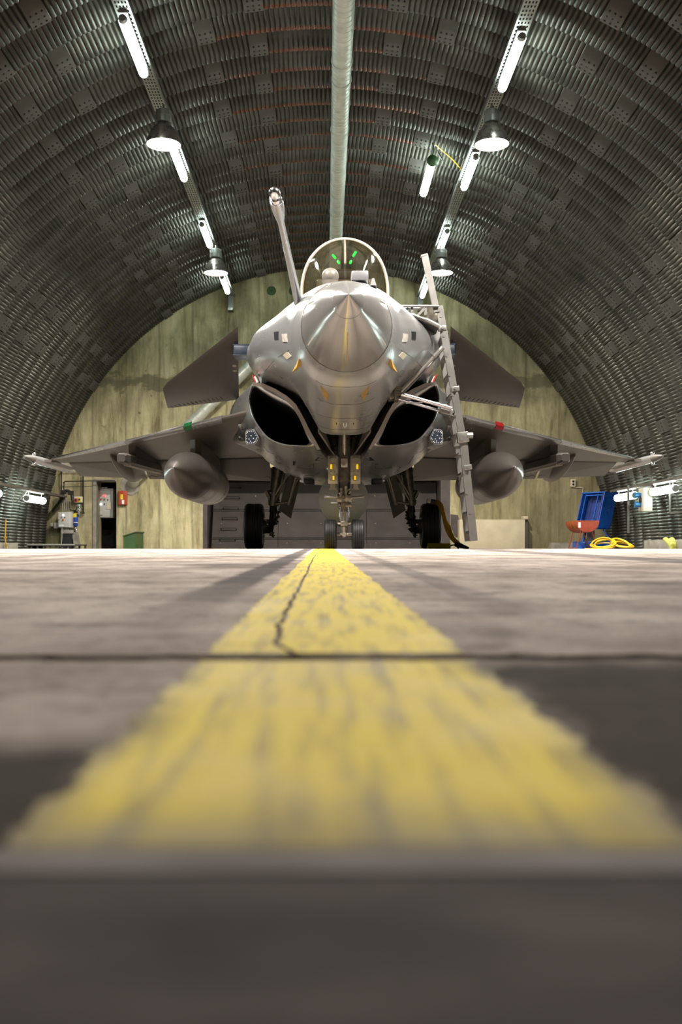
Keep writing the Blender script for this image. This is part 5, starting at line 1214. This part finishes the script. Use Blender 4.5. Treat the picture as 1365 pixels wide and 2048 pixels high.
run('conduit', 'thin yellowish conduit at the foot of the left vault', [(11.5, 1039, 22.5), (10.5, 1075, 22.5), (12, 1090, 22.5), (15, 1097, 22.5)], 0.018, 'ochre', 'conduit', 16)
# low platform
pl = thing('floor_platform', 'low steel grating platform on the floor below the control cabinet', 'platform', W(100, 1097, 26.0))
a, b = W(47, 1096, 25.6), W(150, 1088.5, 25.6)
mb = MB(); mb.box2((a.x, 25.6, b.z - 0.04), (b.x, 26.9, b.z)); wb(mb, 'deck', 'railm', pl)
mb = MB()
for i in range(9): x = a.x + 0.03 + (b.x - a.x - 0.06) * i / 8; mb.box2((x - 0.02, 25.65, 0), (x + 0.02, 25.7, b.z - 0.04)); mb.box2((x - 0.02, 26.8, 0), (x + 0.02, 26.85, b.z - 0.04))
wb(mb, 'feet', 'railm', pl)
mb = MB(); mb.box2((a.x, 25.59, b.z - 0.012), (b.x, 25.63, b.z + 0.008)); wb(mb, 'edge_strip', 'pipeg', pl)
# electrical cabinet inside the doorway
ec = thing('electrical_cabinet', 'tall grey electrical cabinet with red pilot lamps inside the doorway', 'cabinet', W(208, 1035, 28.0))
mb = MB(); wbox(mb, 193.5, 977, 226, 1035.5, 28.05, 0.35); wb(mb, 'body', 'boxgrey', ec)
mb = MB(); wbox(mb, 195, 979, 221, 1034, 28.03, 0.03, 0.004); ed = wb(mb, 'door', 'boxgrey', ec)
for px, py, m, nm in ((195, 991.5, 'ledr', 'red_lamp'), (209, 991.5, 'ledr', 'red_lamp'), (202, 1008.5, 'ledw', 'white_lamp'), (202, 999.5, 'firered', 'push_button'), (209, 999.5, 'dgreen', 'push_button'), (216, 999.5, 'blackp', 'push_button'), (209, 1008, 'blackp', 'push_button'), (195, 1008, 'blackp', 'push_button'), (195, 1016, 'blackp', 'push_button')):
    mb = MB(); q = W(px, py, 28.02); mb.cyl(q, q + V((0, -0.02, 0)), 0.026 if 'lamp' in nm else 0.018, n=12); wb(mb, nm, m, ed)
mb = MB(); mb.bar(W(199, 993, 28.0), W(203, 990, 28.0), 0.02, 0.02); wb(mb, 'handle', 'firered', ed)
mb = MB(); wbox(mb, 213, 1005, 222, 1019, 28.015, 0.01, 0.001); wb(mb, 'notice', 'cream', ed)
mb = MB(); wbox(mb, 199.5, 1023, 205, 1030, 27.99, 0.06, 0.006); wb(mb, 'socket', 'boxgrey', ed)
mb = MB()
for i in range(7): q = W(197 + 2.8 * i, 976.5, 28.1); mb.cyl(q, q + V((0, 0, 0.03)), 0.014, n=8)
wb(mb, 'cable_glands', 'white', ec)
# fire call box
fc_ = thing('fire_call_box', 'red-brown fire call box with yellow and white labels right of the doorway', 'call box', on_wall(244, 1010))
mb = MB(); a, b = on_wall(235.5, 1009.5), on_wall(253, 981.5); mb.box2((a.x, YW - 0.09, a.z), (b.x, YW, b.z), 0.008); wb(mb, 'body', 'firered', fc_)
mb = MB(); a2, b2 = on_wall(237, 1008), on_wall(251.5, 983); mb.box2((a2.x, YW - 0.1, a2.z), (b2.x, YW - 0.08, b2.z), 0.004); wb(mb, 'lid', 'firered', fc_)
mb = MB(); q = on_wall(243, 993.5); mb.box(q + V((0, -0.102, 0)), (0.075, 0.008, 0.14)); wb(mb, 'yellow_label', 'yplast', fc_)
mb = MB(); q = on_wall(245.5, 1004); mb.box(q + V((0, -0.102, 0)), (0.065, 0.008, 0.11)); wb(mb, 'white_label', 'white', fc_)
mb = MB()
for px in (240, 244, 248): q = on_wall(px, 1010); mb.cyl(q + V((0, -0.05, 0)), q + V((0, -0.05, -0.04)), 0.012, n=8)
wb(mb, 'glands', 'blackp', fc_)
# green bin
gb = thing('green_bin', 'dark green box with a sloping lid on the floor by the end wall', 'box', W(262, 1097, 26.8))
D_ = 26.6; fp = [W(247, 1098, D_), W(270, 1098, D_), W(270, 1065.5, D_), W(247, 1073, D_)]
mb = MB(); mb.prism([V((p.x, p.y, max(0, p.z))) for p in fp], (0.1, 0.7, 0)); wb(mb, 'body', 'dgreen', gb, 20)
mb = MB(); q = [W(245.5, 1073, D_ - 0.03), W(271.5, 1064.8, D_ - 0.03), W(271.5, 1063, D_ - 0.03), W(245.5, 1071.3, D_ - 0.03)]; mb.prism(q, (0.1, 0.76, 0)); wb(mb, 'lid', 'dgreen', gb, 20)

# ================================================================ RIGHT END OF THE WALL
sb = thing('wall_socket', 'small cream wall socket box right of the drop tank', 'socket', on_wall(1150, 973))
a, b = on_wall(1144, 973), on_wall(1153.5, 958); mb = MB(); mb.box2((a.x, YW - 0.08, a.z), (b.x, YW, b.z), 0.008); wb(mb, 'body', 'cream', sb)
for py in (962.5, 968.5): mb = MB(); q = on_wall(1148.5, py); mb.cyl(q + V((0, -0.08, 0)), q + V((0, -0.095, 0)), 0.03, n=14); wb(mb, 'outlet', 'blackp', sb)
mb = MB(); P_ = [on_wall(1150, 974), on_wall(1169, 975), on_wall(1169, 990)]; mb.tube([p + V((0, -0.03, 0)) for p in P_], 0.014, 8); wb(mb, 'conduit', 'cream', sb)
# plastered block below the wall
bk = thing('plaster_block', 'smooth plastered block standing against the end wall behind the ladder foot', 'block', on_wall(985, 1097))
a, b = W(919.5, 1097, 27.2), W(1051, 1039, 27.2); mb = MB(); mb.box2((a.x, 27.2, 0), (b.x, YW - 0.03, b.z), 0.01); wb(mb, 'body', 'plaster', bk)
mb = MB(); q = W(1052, 1035.5, 27.3); mb.box(q + V((0, 0.13, 0)), (0.14, 0.3, 0.09), None, 0.02); wb(mb, 'mortar_lump', 'plaster', bk)
mb = MB(); a, b = W(1051.2, 1097, 27.25), W(1056.5, 1045, 27.25); mb.box2((a.x, 27.25, 0), (b.x, YW, b.z)); wb(mb, 'edge_shadow', 'jamb', bk)  # dark strip standing in for the shadow at the block's right edge
mb = MB(); pts = [on_wall(x, y) for x, y in ((903, 1028), (918, 1030), (920, 1042), (920, 1075), (912, 1073), (903, 1060))]; mb.prism([p + V((0, 0.0, 0)) for p in pts], (0, -0.02, 0)); structure_patch = wb(mb, 'broken_patch', 'jamb', bk, 20)
sk = thing('kerb_stone', 'small concrete kerb stone on the floor behind the red half-drum', 'kerb', W(1130, 1097, 27.3))
a, b = W(1104.5, 1097, 27.2), W(1160, 1085.5, 27.2); mb = MB(); mb.box2((a.x, 27.2, 0), (b.x, YW, b.z), 0.012); wb(mb, 'stone', 'kerb', sk); mb = MB(); mb.box2((a.x - 0.02, 27.18, 0), (b.x + 0.02, YW, 0.03), 0.006); wb(mb, 'footing', 'kerb', sk)
# red half drum on legs
hd = thing('half_drum', 'red half-drum trough on four thin legs in front of the blue cabinet', 'trough', W(1175, 1098, 24.6))
yf, yb_ = 24.5, 25.55; xc, rr_ = (1176 - VX) * 24.5 / F, 0.285; zt = ZC + (HZ - 1041) * 24.5 / F
def half(y, r): return [V((xc - r * math.cos(PI * i / 18), y, zt - r * math.sin(PI * i / 18))) for i in range(19)]
mb = MB(); rows = []
for k in range(25):
    y = yf + 0.02 + (yb_ - yf - 0.04) * k / 24; r = rr_ + (0.012 if k in (8, 16) else 0.0); rows.append(half(y, r))
mb.loft(rows, closed=False); mb.loft([[p + V((0, 0, 0.001)) for p in half(r0[0].y, rr_ - 0.012)] for r0 in rows], closed=False); wb(mb, 'shell', 'rustor', hd, 30)
for y in (yf, yb_ - 0.02): mb = MB(); mb.prism(half(y, rr_ + 0.006), (0, 0.02, 0)); wb(mb, 'end_plate', 'rust', hd, 25)
mb = MB(); mb.box((xc - 0.20, yf - 0.004, zt - 0.11), (0.055, 0.008, 0.13)); wb(mb, 'label', 'white', hd)
for sx, y, sp in ((-1, yf + 0.1, -0.12), (1, yf + 0.1, 0.12), (-1, yb_ - 0.15, -0.12), (1, yb_ - 0.15, 0.12)):
    mb = MB(); mb.tube([(xc + sx * 0.13, y, zt - 0.24), (xc + sx * 0.13 + sp, y, 0.012)], 0.014, 8); wb(mb, 'leg', 'rust', hd)
mb = MB()
for sx in (-1, 1): mb.tube([(xc + sx * 0.25, yf + 0.1, 0.014), (xc + sx * 0.25, yb_ - 0.15, 0.014)], 0.012, 6)
wb(mb, 'foot_rail', 'rust', hd)
# blue cabinet
Db = 25.3
bc_ = thing('blue_cabinet', 'bright blue steel cabinet leaning on a stand beside the right vault', 'cabinet', W(1195, 1097, Db))
dv = W(1211.5, 980.7, Db) - W(1196, 1056, Db)        # lean of the corner nearest the camera
wL = W(1165.6, 991, Db + 0.55) - W(1211.5, 980.7, Db); wR = W(1236.6, 985, Db + 0.32) - W(1211.5, 980.7, Db)
wL.z = 0.0; wR.z = 0.0
o0 = W(1196, 1058, Db); upv = dv
def bx(u, v, w_): return o0 + wL * u + wR * v + upv * w_
def para(mb, u0, u1, v0, v1, w0, w1):
    vs = [bx(u, v, w_) for w_ in (w0, w1) for v in (v0, v1) for u in (u0, u1)]
    mb.add(vs, [(0, 2, 3, 1), (4, 5, 7, 6), (0, 1, 5, 4), (2, 6, 7, 3), (0, 4, 6, 2), (1, 3, 7, 5)]); return mb
mb = MB(); para(mb, 0, 1, 0.0, 0.03, 0, 0.04) ; para(mb, 0, 1, 0, 1, 0.0, 0.03); para(mb, 0, 1, 0, 1, 0.97, 1.0); para(mb, 0, 0.03, 0, 1, 0, 1); para(mb, 0.97, 1, 0, 1, 0, 1); para(mb, 0, 1, 0.96, 1.0, 0, 1); wb(mb, 'case', 'blue', bc_, 20)
mb = MB(); para(mb, 0.08, 0.92, 0.5, 0.53, 0.06, 0.94); wb(mb, 'inner_panel', 'bluein', bc_, 20)
for u0, u1 in ((0.10, 0.13), (0.30, 0.33), (0.84, 0.87)): mb = MB(); para(mb, u0, u1, 0.06, 0.11, 0.05, 0.95); wb(mb, 'upright', 'blue', bc_, 20)
for w0 in (0.06, 0.9): mb = MB(); para(mb, 0.1, 0.87, 0.06, 0.11, w0, w0 + 0.03); wb(mb, 'cross_rail', 'blue', bc_, 20)
mb = MB(); para(mb, 0.04, 0.07, 0.05, 0.95, 0.04, 0.96); wb(mb, 'red_liner', 'rust', bc_, 20)
mb = MB(); q = bx(-0.012, 0.45, 0.6)
for du, dw in ((0.0, 0.0), (0.12, 0.03), (-0.1, -0.02), (0.06, -0.05)): mb.box(bx(-0.008, 0.45 + du, 0.58 + dw), (0.05, 0.03, 0.012))
wb(mb, 'emblem', 'bluein', bc_)
mb = MB(); mb.bar(bx(0.1, 0.6, 0), W(1224, 1086, Db + 0.2), 0.035, 0.035); wb(mb, 'leg', 'blue', bc_); mb = MB(); mb.bar(bx(0.85, 0.6, 0), W(1166, 1088, Db + 0.6), 0.05, 0.05); wb(mb, 'leg', 'blue', bc_)
a = W(1158, 1097, Db + 0.1); b = W(1231, 1083, Db + 0.1); mb = MB(); mb.box2((a.x, Db + 0.15, 0.0), (b.x, Db + 0.75, b.z), 0.01); wb(mb, 'base_tray', 'blue', bc_)
mb = MB(); mb.box2((W(1176, 1080, Db + 0.6).x, Db + 0.6, 0.1), (W(1190, 1080, Db + 0.6).x, Db + 0.7, 0.6)); wb(mb, 'rear_post', 'pipeg', bc_)
# coiled yellow cable
cl = thing('cable_coil', 'coiled yellow cable lying on the floor before the blue cabinet', 'cable', W(1225, 1097, 23.9))
def lobe(cxp, w_, h_, n, ph):
    for k in range(n):
        pts = []; c = W(cxp, 1097, 23.9); r = random.uniform(0.78, 1.05); ox_ = random.uniform(-.05, .05); tl = random.uniform(0.6, 1.25); zo = random.uniform(0.0, 0.03)
        for i in range(28):
            a = 2 * PI * i / 28
            pts.append(V((c.x + ox_ + w_ * r * math.cos(a), c.y + 0.3 * r * math.sin(a), 0.022 + zo + h_ * tl * (0.5 + 0.5 * math.sin(a + ph)) ** 1.3)))
        mb = MB(); mb.tube(pts, 0.017, 8, True); wb(mb, 'loop', 'cable', cl, 50)
random.seed(21)
lobe(1209, 0.29, 0.18, 5, 0.5); lobe(1246, 0.24, 0.18, 5, -0.2)
mb = MB(); mb.tube(crom([W(1232, 1093, 23.8), W(1222, 1096, 23.6), W(1200, 1097.5, 23.6), W(1170, 1098, 23.7)], 20), 0.02, 8); wb(mb, 'free_end', 'cable', cl, 50)
# yellow rope bundle on the kerb
rp = thing('rope_bundle', 'pale yellow bundle of rope hanging over the right kerb', 'rope', W(1342, 1097, 20.6))
random.seed(5)
for i in range(14):
    t = i / 13; pts = [W(1329 + 18 * t, 1078 - 1.5 * math.sin(t * 9), 20.7), W(1334 + 16 * t, 1083, 20.55), W(1340 + 12 * t, 1090, 20.45), W(1344 + 12 * t, 1098, 20.4 + 0.1 * t)]
    mb = MB(); mb.tube(crom(pts, 10), 0.028, 7); wb(mb, 'strand', 'yrope', rp, 50)
# socket box under the right rail
xb = thing('socket_box', 'beige power socket box with blue sockets under the right rail', 'socket box', W(1292, 1022, 21.8))
a, b = W(1288, 1022, 21.7), W(1306, 975, 21.7); mb = MB(); mb.box2((a.x, 21.7, a.z), (b.x, 22.05, b.z), 0.01); wb(mb, 'body', 'boxbeige', xb)
for py in (990, 1009):
    mb = MB(); q = V((a.x, 21.9, ZC + (HZ - py) * 21.8 / F)); mb.cyl(q, q + V((-0.10, 0, 0)), 0.055, n=16); mb.cyl(q + V((-0.1, 0, 0)), q + V((-0.13, 0, 0.0)), 0.065, n=16); wb(mb, 'socket', 'teal', xb, 40)
mb = MB(); mb.box(V((a.x - 0.01, 21.88, ZC + (HZ - 1000) * 21.8 / F)), (0.03, 0.12, 0.1)); wb(mb, 'breaker_window', 'blackp', xb)
mb = MB(); mb.bar(V((a.x - 0.18, 22.2, 0.35)), V((a.x - 0.18, 22.2, 1.42)), 0.04, 0.04); wb(mb, 'support_post', 'railm', xb)
ps = thing('rail_post', 'short dark steel post below the right rail near the picture edge', 'post', W(1341, 1025, 21.0))
a = W(1341, 1026, 21.0); mb = MB(); mb.bar(a, V((a.x, a.y, 1.43)), 0.035, 0.035); wb(mb, 'post', 'railm', ps); mb = MB(); mb.bar(a, a + V((0.25, 0, 0.02)), 0.04, 0.04); wb(mb, 'foot', 'railm', ps)
# ================================================================ AT THE RIGHT MAIN WHEEL
ck = thing('wheel_chock', 'yellow wheel chock in front of the right main wheel', 'chock', W(880, 1098, 16.55))
a, b = W(857, 1097, 16.55), W(902, 1092, 16.55); mb = MB(); mb.cyl((a.x, 16.6, 0.05), (b.x, 16.6, 0.05), 0.05, n=16); mb.box2((a.x, 16.58, 0.0), (b.x, 16.75, 0.05)); wb(mb, 'block', 'yplast', ck, 40)
mb = MB(); mb.tube(crom([(b.x, 16.6, 0.06), (b.x + 0.08, 16.6, 0.07), (b.x + 0.14, 16.62, 0.012)], 10), 0.012, 7); wb(mb, 'cord', 'pipeb', ck, 50)
cb = thing('ground_cable', 'bundle of yellow cables hanging from the right main wheel to the floor', 'cable', W(905, 1097, 16.7))
random.seed(9)
for i in range(4):
    o_ = V((0.015 * i, -0.01 * i, 0.008 * i)); pts = [W(871, 1004, 16.9) + o_, W(880, 1015, 16.72) + o_, W(887, 1038 + 2 * i, 16.66) + o_, W(892, 1058, 16.66) + o_ * 1.5, W(902, 1077, 16.66) + o_, W(914, 1089, 16.66) + o_]
    mb = MB(); mb.tube(crom(pts, 24), 0.016, 7); wb(mb, 'cable', 'cable', cb, 50)
mb = MB(); mb.cyl(W(912, 1088, 16.66), W(924, 1092, 16.6), 0.045, 0.04, 12); mb.cyl(W(924, 1092, 16.6), W(938, 1096.5, 16.55), 0.035, 0.02, 12); wb(mb, 'plug', 'blackp', cb, 40)
mb = MB(); q = W(866, 1004, 16.95); mb.box(q, (0.2, 0.12, 0.09), M.Rotation(0.2, 3, 'Y'), 0.012); wb(mb, 'connector', 'blackp', cb)
mb = MB(); q = W(858, 1002, 16.88); mb.box(q, (0.06, 0.09, 0.075), M.Rotation(0.2, 3, 'Y'), 0.006); wb(mb, 'connector_face', 'white', cb)

# tiny pieces that cannot be picked apart one by one stay joined
for o in list(C.objects):
    if o.name.split('.')[0] in ('receiver_studs', 'bolt_heads', 'rivet_row', 'tray_webs', 'edge_marks', 'cable_glands', 'glands', 'brake_hoses', 'lightning_strip', 'emblem', 'feet', 'clip', 'tray_base'):
        o['kind'] = 'stuff'
